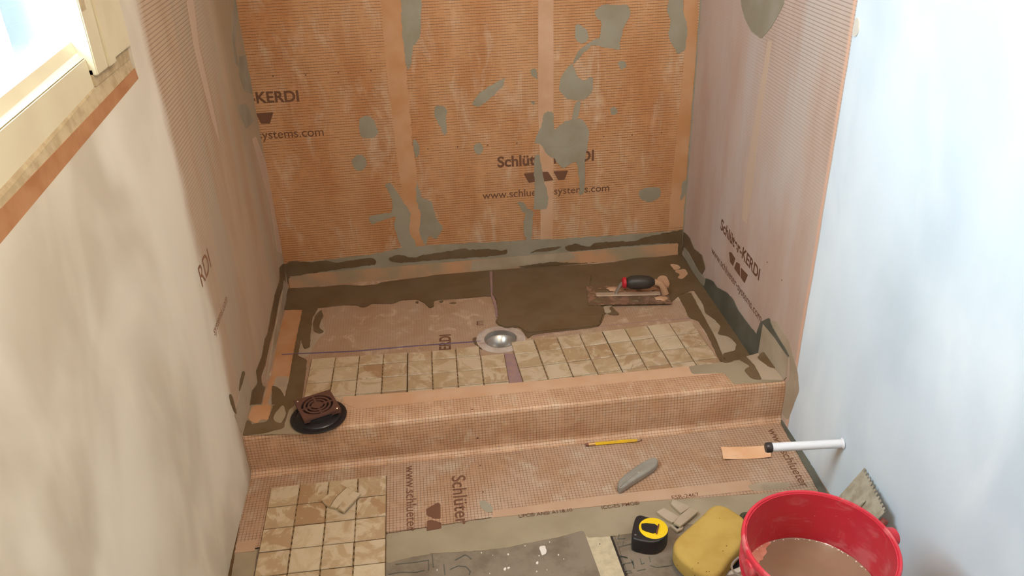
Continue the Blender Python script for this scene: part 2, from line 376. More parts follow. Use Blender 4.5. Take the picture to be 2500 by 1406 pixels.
def mark(surf, crop, polys, parent, mat='ink', lift=0.0004, name='printed_logo'):
    ax, val, n, u, v = SURF[surf]; bm = bmesh.new()
    for pts in polys: prism(bm, [p + n * 0.0001 for p in chaikin(densify([at(px(crop, p), ax, val) for p in pts], 0.006), 1)], n, lift)
    return from_bm(name, bm, M[mat], parent)

# ------------------------------------------------------------------ the setting: walls, ceiling
def plate(name, x0, x1, y0, y1, z0, z1, mat):
    bm = bmesh.new(); box(bm, x0, x1, y0, y1, z0, z1); return struct(from_bm(name, bm, M[mat]))
WT = 0.11
OY0, OY1, OZ0, OZ1 = -1.02, -0.115, 1.105, 2.14      # rough opening in the left wall
bm = bmesh.new()
for a in ((YF, OY0, -0.1, ZC), (OY1, YB + WT, -0.1, ZC), (OY0, OY1, OZ1, ZC)): box(bm, -WT, 0, *a)
# below the window the wall top follows the cut line seen in the photo
A0, A1 = at((306, 226), 0, 0.0), at((0, 590), 0, 0.0)
sl = (A0.z - A1.z) / (A0.y - A1.y); zA = lambda y: A0.z + sl * (y - A0.y)
box(bm, -WT, 0, OY0, OY1, -0.1, 1.0)
prism(bm, [Vector((0, OY0, 1.0)), Vector((0, OY1, 1.0)), Vector((0, OY1, zA(OY1))), Vector((0, OY0, zA(OY0)))], Vector((-1, 0, 0)), WT)
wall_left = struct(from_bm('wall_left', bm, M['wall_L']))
wall_right = plate('wall_right', W, W + WT, YF, YB + WT, -0.1, ZC, 'wall_R')
wall_back = plate('wall_back', 0, W, YB, YB + WT, -0.1, ZC, 'kerdi_back')
wall_front = plate('wall_front', 0, W, YF - WT, YF, -0.1, ZC, 'plaster')
ceiling = plate('ceiling', -WT, W + WT, YF - WT, YB + WT, ZC, ZC + 0.1, 'ceiling')
floor = plate('floor', 0, W, YF, YB, -0.1, -0.004, 'board')

# ---- ceiling and wall lamps the room is lit by (behind and above the camera)
def bowl_lamp(name, label, loc, wall=False):
    t = thing(name, label, 'lamp', loc)
    bm = bmesh.new(); lathe(bm, [(0, 0.085), (0.07, 0.085), (0.075, 0.075), (0.075, 0.07), (0, 0.07)] if not wall else [(0, 0.07), (0.02, 0.07), (0.02, 0.05), (0, 0.05)], seg=32); f = from_bm('canopy', bm, M['trim_white'], t, True)
    return t
v0 = thing('wall_lamp', 'white wall lamp on the right wall above the bucket, outside the picture', 'lamp', (W, LAMP2[1], LAMP2[2] + 0.02))
bm = bmesh.new(); lathe(bm, [(0, 0), (0.06, 0), (0.06, 0.012), (0.014, 0.02), (0.014, 0.20), (0.03, 0.21), (0.03, 0.225), (0, 0.225)], seg=32, mtx=Matrix.Translation((W, LAMP2[1], LAMP2[2] + 0.12)) @ Matrix.Rotation(-math.pi / 2, 4, 'Y')); from_bm('arm', bm, M['trim_white'], v0, True)
c0 = thing('ceiling_light', 'round white ceiling lamp holder above the bucket, outside the picture', 'lamp', (LAMP[0], LAMP[1], ZC))
bm = bmesh.new(); lathe(bm, [(0, 0), (0.07, 0), (0.07, -0.012), (0.03, -0.022), (0, -0.022)], c=(LAMP[0], LAMP[1], ZC), seg=32); from_bm('canopy', bm, M['trim_white'], c0, True)

# ---- back wall: bands, skim, patches, print
def BP(pts, mat='thinset', crop='c2', **k):
    k.setdefault('rag', 0.0035); k.setdefault('smooth', 1); return patch('B', crop, pts, mat, wall_back, **k)
BP([(278, -60), (380, -60), (386, 0), (408, 300), (425, 500), (448, 760), (470, 900), (490, 1100), (520, 1340), (440, 1345), (405, 1100), (375, 900), (350, 700), (325, 500), (300, 250)], 'band', name='sealing_band', thick=0.001, smooth=0)
BP([(1113, -60), (1192, -60), (1192, 600), (1188, 1270), (1125, 1275), (1122, 900), (1112, 600)], 'band_pale', name='unprinted_strip', thick=0.0004, smooth=0, rag=0.0004)
BP([(1880, -60), (1955, -60), (1945, 300), (1920, 600), (1905, 800), (1880, 1190), (1800, 1200), (1815, 1000), (1840, 750), (1862, 550), (1885, 250)], 'band', name='sealing_band', thick=0.001, smooth=0)
for q in ([(1410, 60), (1440, 25), (1590, 25), (1600, 80), (1560, 150), (1540, 240), (1430, 230), (1450, 120), (1420, 90)],
          [(1430, 200), (1545, 225), (1545, 265), (1470, 250), (1400, 235), (1340, 290), (1310, 330), (1290, 340), (1330, 260), (1400, 210)],
          [(1305, 130), (1340, 130), (1375, 170), (1375, 215), (1340, 235), (1310, 210)],
          [(1290, 330), (1315, 395), (1350, 430), (1400, 400), (1400, 470), (1370, 520), (1320, 530), (1260, 520), (1220, 470), (1235, 400)],
          [(1325, 525), (1338, 545), (1320, 620), (1290, 640), (1300, 560)],
          [(1145, 590), (1192, 590), (1195, 690), (1250, 640), (1340, 625), (1380, 680), (1375, 760), (1360, 830), (1300, 850), (1240, 890), (1200, 840), (1150, 810), (1130, 760), (1090, 755), (1110, 700), (1135, 650)],
          [(1300, 820), (1355, 820), (1360, 900), (1355, 1020), (1325, 1035), (1330, 960), (1320, 880)],
          [(1092, 815), (1120, 815), (1140, 950), (1165, 1040), (1160, 1100), (1088, 1110), (1095, 1000), (1090, 900)],
          [(1050, 1100), (1085, 1110), (1080, 1260), (1062, 1290), (1035, 1230), (1040, 1150)],
          [(1000, 1060), (1040, 1070), (1060, 1115), (1030, 1125)],
          [(760, 555), (800, 490), (900, 430), (940, 405), (928, 450), (860, 520), (800, 562)],
          [(560, 570), (590, 550), (630, 570), (625, 640), (632, 700), (615, 722), (590, 660), (562, 610)],
          [(170, 620), (215, 608), (250, 640), (268, 700), (240, 732), (180, 728), (162, 670)],
          [(130, 840), (165, 810), (205, 830), (208, 880), (165, 905), (130, 880)],
          [(386, -60), (500, -60), (490, 180), (470, 230), (450, 240), (440, 340), (420, 375), (402, 250), (390, 100)],
          [(450, 730), (480, 750), (488, 800), (470, 842), (455, 800)],
          [(300, 975), (330, 962), (365, 1010), (400, 1070), (440, 1120), (430, 1220), (470, 1300), (440, 1335), (385, 1295), (348, 1200), (365, 1140), (225, 1185), (218, 1140), (340, 1120), (345, 1060)],
          [(470, 950), (500, 1050), (550, 1060), (570, 1150), (610, 1200), (575, 1265), (535, 1240), (515, 1300), (485, 1240), (490, 1130), (465, 1040)],
          [(775, 760), (810, 755), (825, 790), (800, 820), (772, 800)],
          [(1640, 1010), (1680, 988), (1757, 990), (1757, 1040), (1700, 1070), (1650, 1052)],
          [(1825, -60), (1875, -60), (1880, 60), (1900, 150), (1885, 270), (1850, 288), (1800, 200), (1810, 100), (1788, 50)],
          [(1525, 325), (1570, 318), (1582, 350), (1550, 372)], [(1490, 570), (1522, 558), (1532, 600), (1500, 612)],
          [(1872, 960), (1900, 940), (1893, 1020), (1862, 1065)], [(1060, 370), (1100, 358), (1112, 420), (1090, 412)], [(1068, 530), (1097, 540), (1085, 562)]):
    BP(q)
text('B', 'px', 'Schlüter-KERDI', (1215, 408), (1450, 391), wall_back)
text('B', 'px', 'www.schlueter-systems.com', (1178, 486), (1487, 466), wall_back, mat='ink', bold=0.0)
LOGO_B = [[(1035, 917), (1098, 910), (1108, 958), (1062, 966)], [(1118, 908), (1163, 906), (1193, 952), (1145, 958)], [(1192, 905), (1270, 900), (1250, 950), (1218, 952)]]
mark('B', 'c2', LOGO_B, wall_back)
text('B', 'px', '-KERDI', (613, 252), (731, 247), wall_back)
text('B', 'px', 'systems.com', (630, 340), (791, 331), wall_back, bold=0.0)
mark('B', 'd6', [[(228, 972), (378, 962), (348, 1060), (272, 1062)], [(178, 985), (205, 975), (240, 1062), (180, 1070)]], wall_back)
text('B', 'px', 'ICC-ES PMG®', (1337, 132), (1337, 55), wall_back, mat='ink_pale', bold=0.0)
text('B', 'px', 'UPC® ANSI A118.10', (1337, 272), (1336, 188), wall_back, mat='ink_pale', bold=0.0)
BP([(1090, 822), (1112, 822), (1135, 950), (1140, 1040), (1100, 1100), (1095, 1000)], thick=0.002)
BP([(1150, 780), (1290, 770), (1370, 700), (1345, 840), (1300, 852), (1240, 892), (1200, 842)], thick=0.002)
BP([(1310, 800), (1360, 800), (1356, 900), (1350, 1020), (1328, 1030), (1330, 960)], thick=0.002)
# grid dots
def dots(surf, crop, pts, parent, s=0.0042):
    ax, val, n, u, v = SURF[surf]; bm = bmesh.new()
    for p in pts:
        c = at(px(crop, p), ax, val)
        prism(bm, [c - u * s / 2 - v * s / 2, c + u * s / 2 - v * s / 2, c + u * s / 2 + v * s / 2, c - u * s / 2 + v * s / 2], n, 0.0004)
    o = from_bm('grid_marks', bm, M['ink'], parent); o['kind'] = 'stuff'; return o
dots('B', 'd6', [(375, 655), (655, 643), (935, 625), (1215, 606)], wall_back)
dots('B', 'c2', [(530, 787), (686, 777), (845, 767), (1000, 757), (1458, 721), (1608, 713), (1763, 700)], wall_back)
# bottom of the back wall: grey skim, wet mortar strip, sealing band
BP([(688, 646), (900, 622), (1000, 601), (1300, 586), (1500, 575), (1668, 562), (1668, 596), (1300, 624), (1000, 652), (692, 682)], 'thinset', 'px', thick=0.0010)
BP([(392, 130), (450, 105), (600, 110), (700, 100), (760, 115), (1000, 80), (1042, 100), (1030, 125), (760, 160), (600, 185), (440, 208), (430, 270), (392, 270)], 'wet', 'c5', thick=0.0035)
BP([(1120, 80), (1190, 60), (1300, 85), (1340, 65), (1650, 15), (1690, 30), (1940, 28), (1900, 50), (1700, 75), (1400, 100), (1200, 115), (1130, 105)], 'wet', 'c5', thick=0.003)
BP([(-30, 140), (120, 135), (262, 150), (230, 175), (90, 190), (-30, 192)], 'wet', 'c6', thick=0.003)
BP([(410, 160), (500, 130), (640, 118), (560, 150)], 'wet', 'c6', thick=0.003)
BP([(650, 120), (740, 95), (830, 128), (860, 92), (1160, 78), (1200, 58), (1420, 12), (1500, 0), (1505, 180), (1450, 190), (1448, 92), (1300, 97), (1000, 122), (830, 142), (680, 152)], 'wet', 'c6', thick=0.003)
bm = bmesh.new(); box(bm, 0.006, W - 0.018, YB - 0.0016, YB + 0.001, HT - 0.002, HT + 0.054); from_bm('sealing_band', bm, M['band_smear'], wall_back)
BP([(0, 225), (300, 190), (700, 160), (740, 200), (500, 240), (300, 265), (0, 290)], 'thinset_pale', 'c6', thick=0.0024)
BP([(330, 255), (560, 225), (760, 235), (900, 228), (800, 245), (560, 255), (400, 275)], 'wet', 'c6', thick=0.004)

# ---- right wall
def RP(pts, mat='thinset', crop='c6', **k): return patch('R', crop, pts, mat, wall_right, **k)
RP([(415, -60), (640, -60), (635, 10), (612, 60), (565, 140), (520, 192), (470, 150), (440, 90), (425, 40)], 'thinset', 'c3')
RP([(552, 200), (572, 200), (540, 420), (500, 700), (480, 900), (450, 1098), (425, 1075), (440, 900), (470, 700), (515, 420)], 'strip_pale', 'c3', name='unprinted_strip', thick=0.0005, smooth=0, rag=0.0004)
text('R', 'c3', 'ICC-ES PMG®', (535, 362), (546, 258), wall_right, mat='ink', bold=0, aspect=1.0)
text('R', 'c3', 'UPC® ANSI A118.10', (494, 678), (516, 515), wall_right, mat='ink', bold=0)
text('R', 'c3', 'ICC-ES PMG® ESR-2467', (447, 1030), (474, 800), wall_right, mat='ink', bold=0)
text('R', 'd7', 'Schlüter-KERDI', (425, 225), (792, 722), wall_right)
text('R', 'd7', 'www.schlueter-systems.com', (338, 452), (812, 1125), wall_right, bold=0.0)
mark('R', 'd7', [[(508, 450), (530, 452), (568, 512), (546, 585), (518, 545)], [(578, 545), (612, 565), (612, 685), (556, 605)], [(622, 598), (688, 668), (656, 748), (618, 690)]], wall_right)
dots('R', 'd7', [(872, 548), (1012, 718)], wall_right)
RP([(1478, 10), (1510, 30), (1535, 60), (1560, 130), (1620, 180), (1645, 270), (1605, 340), (1560, 280), (1500, 170), (1478, 120)], 'wet', thick=0.003)
RP([(1495, 120), (1530, 160), (1600, 290), (1650, 350), (1640, 400), (1600, 360), (1550, 280), (1500, 190)], 'thinset', thick=0.0045)
RP([(1615, 400), (1650, 340), (1700, 365), (1725, 405), (1790, 440), (1840, 490), (1870, 560), (1950, 670), (2000, 730), (2030, 780), (2025, 900), (1960, 905), (1900, 880), (1800, 720), (1700, 560)], 'wet_grey', thick=0.003)
RP([(1990, 780), (2030, 650), (2095, 618), (2105, 665), (2135, 720), (2225, 868), (2235, 900), (2050, 672), (2020, 900)], 'wet_grey', thick=0.003)
RP([(2052, 662), (2135, 762), (2222, 890), (2215, 1035), (2190, 1062), (2080, 990), (2015, 890)], 'thinset_pale', thick=0.0035, name='corner_piece', smooth=0, rag=0.0004)
RP([(2085, 640), (2140, 640), (2230, 780), (2290, 1000), (2300, 1130), (2220, 1340), (2170, 1280), (2200, 1080), (2232, 1050), (2235, 890)], 'thinset_pale', thick=0.0008)
bm = bmesh.new()
for k in range(26):
    z = 1.25 - k * 0.045; box(bm, W - 0.004 - 0.002 * random.random(), W + 0.001, YB - 0.0035, YB + 0.001, z - 0.03, z + 0.0155)
o = from_bm('corner_thinset', bm, M['thinset'], wall_right); o['kind'] = 'stuff'
RP([(968, 165), (985, 90), (1003, 85), (1002, 150), (985, 185)], 'plaster', 'c3', thick=0.003, name='plaster_crumb')

# ---- left wall
def LP(pts, mat='thinset', crop='c5', **k): return patch('L', crop, pts, mat, wall_left, **k)
LP([(370, 150), (400, 120), (412, 240), (370, 350), (332, 560), (300, 680), (270, 820), (240, 900), (250, 960), (290, 980), (262, 1075), (165, 1095), (180, 1000), (222, 940), (208, 860), (250, 760), (270, 640), (290, 600), (310, 480), (340, 330), (370, 240)], 'wet', thick=0.0025)
LP([(398, 232), (416, 300), (408, 440), (362, 640), (330, 880), (275, 1088), (258, 1085), (270, 1000), (300, 800), (340, 560), (380, 380)], 'thinset_pale', thick=0.0035, smooth=1)
LP([(118, 855), (134, 870), (112, 950), (92, 1005), (98, 930)], 'wet', thick=0.002)
LP([(25, 1010), (45, 1030), (62, 1100), (78, 1160), (58, 1140), (28, 1060)], 'wet', thick=0.002)
LP([(130, 880), (180, 990), (165, 1090), (110, 1290), (60, 1160), (100, 1010)], 'thinset_pale', thick=0.001)
text('L', 'px', 'systems.com', (524, 820), (555, 735), wall_left, mat='ink_pale', bold=0)
text('L', 'px', 'RDI', (494, 702), (516, 650), wall_left, mat='ink_pale', bold=0)
LP([(1255, 560), (1300, 545), (1320, 590), (1340, 640), (1300, 680), (1270, 610)], 'thinset', 'c1', thick=0.001)
LP([(1260, 300), (1300, 290), (1310, 380), (1340, 440), (1350, 500), (1290, 480), (1262, 400)], 'thinset', 'c1', thick=0.001)
LP([(985, 0), (1020, 0), (1050, 250), (1090, 420), (1140, 640), (1160, 760), (1120, 640), (1070, 440), (1025, 250)], 'strip_pale', 'c1', thick=0.0008, name='lap_edge')
LP([(1235, 0), (1262, 0), (1250, 130), (1240, 230), (1262, 360), (1240, 330), (1222, 200)], 'thinset', 'c1', thick=0.0008)
for q in ([(1330, 730), (1350, 720), (1400, 850), (1440, 1000), (1490, 1340), (1465, 1330), (1425, 1080), (1370, 880)],):
    LP(q, 'strip_pale', 'c1', thick=0.001, name='lap_edge')

# ------------------------------------------------------------------ window in the left wall
win = struct(bpy.data.objects.new('window_1', None)); COL.objects.link(win)
def line3(p, q, x):
    a, b = at(p, 0, x), at(q, 0, x); s = (a.z - b.z) / (a.y - b.y)
    return lambda y: a.z + s * (y - a.y)
lB = line3((301, 196), (0, 513), -0.002); lC = line3((250, 191), (0, 462), -0.010)
lD = line3((213, 140), (0, 321), -0.012); lS = line3((202, 128), (0, 303), -0.020); lS2 = line3((196, 122), (0, 288), -0.022); lE = line3((172, 103), (0, 239), -0.028)
def hband(name, f0, x0, f1, x1, y0, y1, mat, back=-0.092, parent=win):
    """a rail whose face runs from line f0 (at depth x0) up to line f1 (at depth x1)"""
    bm = bmesh.new(); v = []
    for y in (y0, y1):
        v.append([Vector((x0, y, f0(y))), Vector((x1, y, f1(y))), Vector((back, y, f1(y) - 0.001)), Vector((back, y, f0(y) - 0.004))])
    A = [bm.verts.new(p) for p in v[0]]; B = [bm.verts.new(p) for p in v[1]]
    for i in range(4): bm.faces.new((A[i], A[(i + 1) % 4], B[(i + 1) % 4], B[i]))
    bm.faces.new(A); bm.faces.new(list(reversed(B)))
    return from_bm(name, bm, M[mat], parent)
Yn = OY0
hband('raw_sill', lambda y: zA(y) - 0.002, 0.0005, lB, -0.002, Yn, OY1, 'brick_red')
hband('wood_blocking', lambda y: lB(y) - 0.001, -0.003, lC, -0.010, Yn, OY1 - 0.002, 'wood')
yR = at((240, 185), 0, -0.012).y
hband('window_stool', lC, -0.010, lD, -0.012, Yn, yR, 'trim')
hband('stop_bead', lambda y: lD(y) + 0.002, -0.014, lS, -0.020, Yn, yR - 0.004, 'trim')
hband('white_bead', lS, -0.020, lS2, -0.022, Yn, yR - 0.008, 'trim_white')
hband('bottom_rail', lS2, -0.022, lE, -0.028, Yn, yR - 0.01, 'trim')
yE = at((172, 103), 0, -0.028).y
def stile(name, ya, yb, xf, z0, z1, mat, back=-0.066):
    bm = bmesh.new(); box(bm, back, xf, ya, yb, z0, z1, bev=0.002); return from_bm(name, bm, M[mat], win)
stile('side_rail', yE, yR + 0.004, -0.026, lE(yE) - 0.03, OZ1 - 0.05, 'trim')
stile('top_rail', OY0, yR + 0.004, -0.027, OZ1 - 0.09, OZ1 - 0.04, 'trim')
stile('side_rail', OY0, OY0 + 0.05, -0.026, 1.2, OZ1 - 0.05, 'trim')
# white inner sash and glass
xg = -0.078
zb = at((136, 106), 0, -0.065).z; yg = at((136, 106), 0, -0.065).y
bm = bmesh.new(); box(bm, -0.09, -0.065, OY0 + 0.04, yE + 0.02, lE(yE) - 0.03, zb); o = from_bm('sash_rail', bm, M['vinyl'], win)
bm = bmesh.new(); box(bm, -0.09, -0.065, yg, yE + 0.02, zb - 0.01, OZ1 - 0.08); from_bm('sash_rail', bm, M['vinyl'], win)
bm = bmesh.new(); box(bm, xg - 0.002, xg + 0.002, OY0 + 0.04, yg + 0.01, zb - 0.01, OZ1 - 0.08); from_bm('glass_pane', bm, M['glass'], win)
ym = at((50, 172), 0, -0.068).y
for k in range(2):
    a, b = ym - 0.022 - k * 0.26, ym - k * 0.26
    bm = bmesh.new(); box(bm, -0.088, -0.068, a, b, zb - 0.01, OZ1 - 0.08, bev=0.003); from_bm('muntin', bm, M['vinyl'], win)
bm = bmesh.new(); box(bm, -0.088, -0.068, OY0 + 0.05, yg, 1.64, 1.662, bev=0.003); from_bm('muntin', bm, M['vinyl'], win)
# jamb casing at the right end, broken off at the bottom
bm = bmesh.new()
ja, jb = at((240, 185), 0, 0.002), at((300, 183), 0, 0.002)
box(bm, -0.06, 0.002, ja.y, ja.y + (jb.y - ja.y) * 0.48, ja.z, OZ1 - 0.02, bev=0.002)
box(bm, -0.06, 0.006, ja.y + (jb.y - ja.y) * 0.48, ja.y + (jb.y - ja.y) * 0.80, ja.z + 0.001, OZ1 - 0.02, bev=0.002)
box(bm, -0.06, 0.001, ja.y + (jb.y - ja.y) * 0.80, OY1 + 0.002, ja.z + 0.006, OZ1 - 0.02, bev=0.002)
from_bm('jamb_casing', bm, M['trim'], win)
bm = bmesh.new(); box(bm, -0.10, -0.006, ja.y - 0.0, OY1, ja.z - 0.018, ja.z + 0.01); from_bm('jamb_stub', bm, M['wood'], win)
bm = bmesh.new(); box(bm, -0.05, 0.0026, ja.y + 0.004, ja.y + 0.026, 1.30, 1.40); from_bm('chipped_paint', bm, M['wood'], win)
bm = bmesh.new(); box(bm, -0.10, -0.04, OY0, OY1, OZ1 - 0.04, OZ1 + 0.0); from_bm('head_casing', bm, M['trim'], win)
# outdoors
bm = bmesh.new(); box(bm, -160, -0.2, -120, 240, -2.6, -2.5); struct(from_bm('ground', bm, M['ground']))
nb = thing('neighbour_house', 'pale clapboard house side seen through the window', 'house', (-9.5, 20, -2.5))
for k in range(17):
    bm = bmesh.new(); box(bm, -9.0 - 0.02, -8.95, 14.0, 40.0, -2.5 + k * 0.2, -2.5 + k * 0.2 + 0.205, mtx=Matrix.Translation((0.004 * (k % 2), 0, 0))); from_bm('clapboard', bm, M['siding'], nb)
bm = bmesh.new(); box(bm, -13, -9.02, 14.0, 40.0, -2.5, 0.92); from_bm('wall_body', bm, M['siding'], nb)

# ------------------------------------------------------------------ shower tray
cx, cy = 0.757, 0.487        # drain centre
tray = thing('shower_tray', 'membrane covered shower floor behind the curb, smeared with wet thinset', 'shower tray', (W / 2, 0.5, 0))
bm = bmesh.new(); RH = 0.058
o4 = [bm.verts.new(p) for p in ((0.001, D + 0.0005, HT), (W - 0.001, D + 0.0005, HT), (W - 0.001, YB - 0.001, HT), (0.001, YB - 0.001, HT))]
ci = [bm.verts.new((cx + RH * math.cos(a * math.pi / 16), cy + RH * math.sin(a * math.pi / 16), HT)) for a in range(32)]
cl = [bm.verts.new((v.co.x, v.co.y, 0.0005)) for v in ci]
ed = [bm.edges.new((o4[i], o4[(i + 1) % 4])) for i in range(4)] + [bm.edges.new((ci[i], ci[(i + 1) % 32])) for i in range(32)]
bmesh.ops.triangle_fill(bm, use_beauty=True, use_dissolve=False, edges=ed)
for i in range(32): bm.faces.new((ci[i], cl[i], cl[(i + 1) % 32], ci[(i + 1) % 32]))
lo = [bm.verts.new((v.co.x, v.co.y, 0.0005)) for v in o4]
for i in range(4): bm.faces.new((o4[i], o4[(i + 1) % 4], lo[(i + 1) % 4], lo[i]))
ge = lambda a, b: bm.edges.get((a, b)) or bm.edges.new((a, b))
bmesh.ops.triangle_fill(bm, use_beauty=True, use_dissolve=False, edges=[ge(lo[i], lo[(i + 1) % 4]) for i in range(4)] + [ge(cl[i], cl[(i + 1) % 32]) for i in range(32)])
from_bm('membrane_sheet', bm, M['kerdi_tray'], tray)
def TP(pts, mat='wet', crop='c6', **k):
    k.setdefault('thick', 0.002); return patch('T', crop, pts, mat, tray, **k)
TP([(412, 440), (535, 436), (505, 600), (445, 925), (405, 1060), (400, 1130), (240, 1130), (320, 880), (362, 640)], 'band', 'c5', name='sealing_band', thick=0.001, smooth=0)
TP([(350, 900), (440, 900), (410, 1050), (400, 1130), (280, 1130)], 'thinset_pale', 'c5', thick=0.0016)
TP([(530, 430), (640, 425), (690, 600), (640, 640), (570, 760), (500, 770), (520, 640)], 'thinset_pale', 'c5', thick=0.0008)
# membrane band along right, greyed
TP([(1530, 470), (1570, 440), (1605, 445), (1595, 480), (1625, 530), (1645, 590), (1695, 625), (1755, 680), (1725, 735), (1810, 755), (1855, 800), (1850, 850), (1765, 870), (1775, 960), (1710, 760), (1600, 560)], 'thinset_pale', thick=0.0012)
MAIN = [('c5', p) for p in [(412, 300), (510, 295), (700, 285), (820, 272), (920, 280), (1050, 270), (1060, 258), (1230, 235), (1400, 215), (1440, 205), (1640, 190), (1700, 172)]] + \
       [('c6', p) for p in [(20, 285), (150, 292), (450, 270), (600, 262), (900, 245), (1000, 235), (1160, 205), (1300, 200), (1440, 182), (1482, 172), (1520, 200), (1560, 265), (1600, 335), (1600, 440), (1540, 430), (1450, 470), (1420, 500), (1390, 520), (1100, 535), (980, 540), (1040, 600), (990, 605), (940, 590), (920, 640), (900, 680), (800, 698), (560, 722), (430, 742), (398, 770), (385, 745), (340, 690), (300, 690), (250, 700), (200, 680), (168, 652), (186, 630), (180, 500), (150, 472)]] + \
       [('c5', p) for p in [(1850, 350), (1770, 350), (1600, 365), (1500, 370), (1430, 380), (1432, 420), (1400, 432), (1375, 400), (1320, 370), (1210, 375), (1150, 400), (1000, 400), (980, 415), (940, 427), (905, 410), (800, 410), (640, 430), (520, 442), (400, 442)]]
patch('T', 'px', [px(c, p) for c, p in MAIN], 'wet', tray, name='mortar_bed', thick=0.004, smooth=1)
TP([(150, 300), (600, 272), (840, 330), (815, 530), (905, 535), (925, 600), (895, 680), (800, 695), (560, 715), (400, 735), (330, 685), (250, 695), (200, 678), (172, 650), (188, 630), (182, 500), (152, 472)], 'wet', name='mortar_bed', thick=0.0075, smooth=1)
TP([(725, 500), (760, 470), (830, 500), (905, 540), (915, 590), (880, 612), (750, 615), (722, 560)], 'wet', name='mortar_ridge', thick=0.0080, smooth=2)
TP([(530, 438), (640, 430), (600, 500), (590, 570), (580, 700), (540, 712), (520, 640), (500, 760), (560, 785), (552, 880), (530, 1040), (505, 1140), (400, 1140), (318, 1130), (322, 960), (380, 985), (410, 1045), (440, 920), (462, 780)], 'wet', 'c5', thick=0.003)
TP([(620, 480), (660, 442), (674, 480), (650, 530), (642, 570), (682, 590), (650, 607), (610, 592), (600, 540)], 'wet', 'c5', thick=0.003)
TP([(1450, 465), (1540, 445), (1600, 560), (1700, 740), (1780, 930), (1745, 930), (1650, 730), (1590, 640), (1530, 625), (1500, 560)], thick=0.003)
TP([(1560, 430), (1600, 335), (1640, 400), (1760, 560), (1900, 740), (2040, 960), (1800, 960), (1760, 872), (1850, 852), (1862, 800), (1800, 750), (1722, 738), (1752, 682), (1692, 622), (1642, 592), (1622, 520), (1592, 480)], 'wet', thick=0.0025)
TP([(1390, 250), (1450, 255), (1472, 280), (1430, 297)], 'band_pale', thick=0.006, name='bare_membrane'); TP([(1420, 300), (1500, 285), (1522, 322), (1480, 356), (1440, 346), (1472, 325)], 'band_pale', thick=0.006, name='bare_membrane')
TP([(925, 545), (1000, 540), (960, 560), (990, 590), (940, 598)], 'thinset_pale', thick=0.006)
TP([(1300, 560 - 200), (1330, 335), (1370, 345), (1392, 400), (1380, 420), (1340, 405), (1310, 400)], 'band_pale', thick=0.010, name='mortar_glob')
for q in ([(1200, 60), (1260, 40), (1300, 70)],): pass
for q in ([(1300, 392), (1325, 380), (1330, 400)], [(1460, 385), (1500, 375), (1490, 395)], [(1525, 395), (1590, 388), (1580, 402)]): TP(q, 'wet', 'c5', thick=0.002)
text('T', 'c5', 'ERDI', (1546, 712), (1546, 608), tray, mat='ink', aspect=1.15)
text('T', 'c5', 'm', (1772, 545), (1772, 515), tray, mat='ink', bold=0, aspect=1.2); 
def stripe(surf, crop, pts, wdt, mat, parent, name='chalk_line', lift=0.0005):
    ax, val, n, u, v = SURF[surf]; P = [at(px(crop, p), ax, val) for p in pts]; bm = bmesh.new()
    for a, b in zip(P, P[1:]):
        e = n.cross((b - a).normalized()) * wdt / 2; prism(bm, [a - e, b - e, b + e, a + e], n, lift)
    return from_bm(name, bm, M[mat], parent)
stripe('T', 'c5', [(388, 750), (470, 745), (900, 725), (1300, 690), (1750, 658)], 0.0022, 'chalk_blue', tray, lift=0.0036)
stripe('T', 'c6', [(435, 748), (700, 708), (1000, 668), (1300, 640), (1545, 622)], 0.0035, 'chalk', tray)
stripe('T', 'c6', [(140, 300), (150, 470), (178, 560), (186, 620)], 0.010, 'chalk', tray, lift=0.0046)
TP([(230, 870), (300, 870), (360, 1080), (262, 1085)], 'chalk', thick=0.0006, name='chalk_stain', smooth=0)
TP([(5, 770), (30, 755), (60, 770), (80, 850), (20, 800)], 'wet', thick=0.002)
# drain
dr = thing('floor_drain', 'round drain with pale flange and steel throat in the shower floor', 'drain', (cx, cy, HT))
bm = bmesh.new(); lathe(bm, [(0.0545, 0.0025), (0.081, 0.0025), (0.083, 0.0015), (0.083, 0.0004), (0.0545, 0.0004), (0.0545, 0.0025)], c=(cx, cy, HT), seg=64); from_bm('flange', bm, M['flange'], dr, True)
bm = bmesh.new(); lathe(bm, [(0.0555, 0.0034), (0.0525, 0.0034), (0.0515, -0.013), (0.049, -0.014), (0.026, -0.050), (0.026, -0.052), (0.0555, -0.0535), (0.0555, 0.0034)], c=(cx, cy, HT), seg=64); from_bm('throat', bm, M['steel'], dr, True)
bm = bmesh.new(); lathe(bm, [(0, -0.050), (0.031, -0.050), (0.031, -0.0525), (0, -0.0525)], c=(cx, cy, HT), seg=32); from_bm('outlet', bm, M['hole'], dr)
TP([(1600, 640), (1700, 640), (1720, 680), (1700, 730), (1640, 700)], 'thinset_pale', 'c5', thick=0.001) if False else None
stripe('T', 'e3' if 'e3' in CROPS else 'px', [(1172, 840), (1190, 838)], 0.002, 'chalk', tray, lift=0.0032)
TP([(640, 200), (700, 270), (760, 330), (860, 335), (980, 325), (1010, 300), (1060, 300), (1120, 350), (1200, 440), (1300, 480), (1300, 300), (1000, 240)], 'wet', 'px', thick=0.0001) if False else None

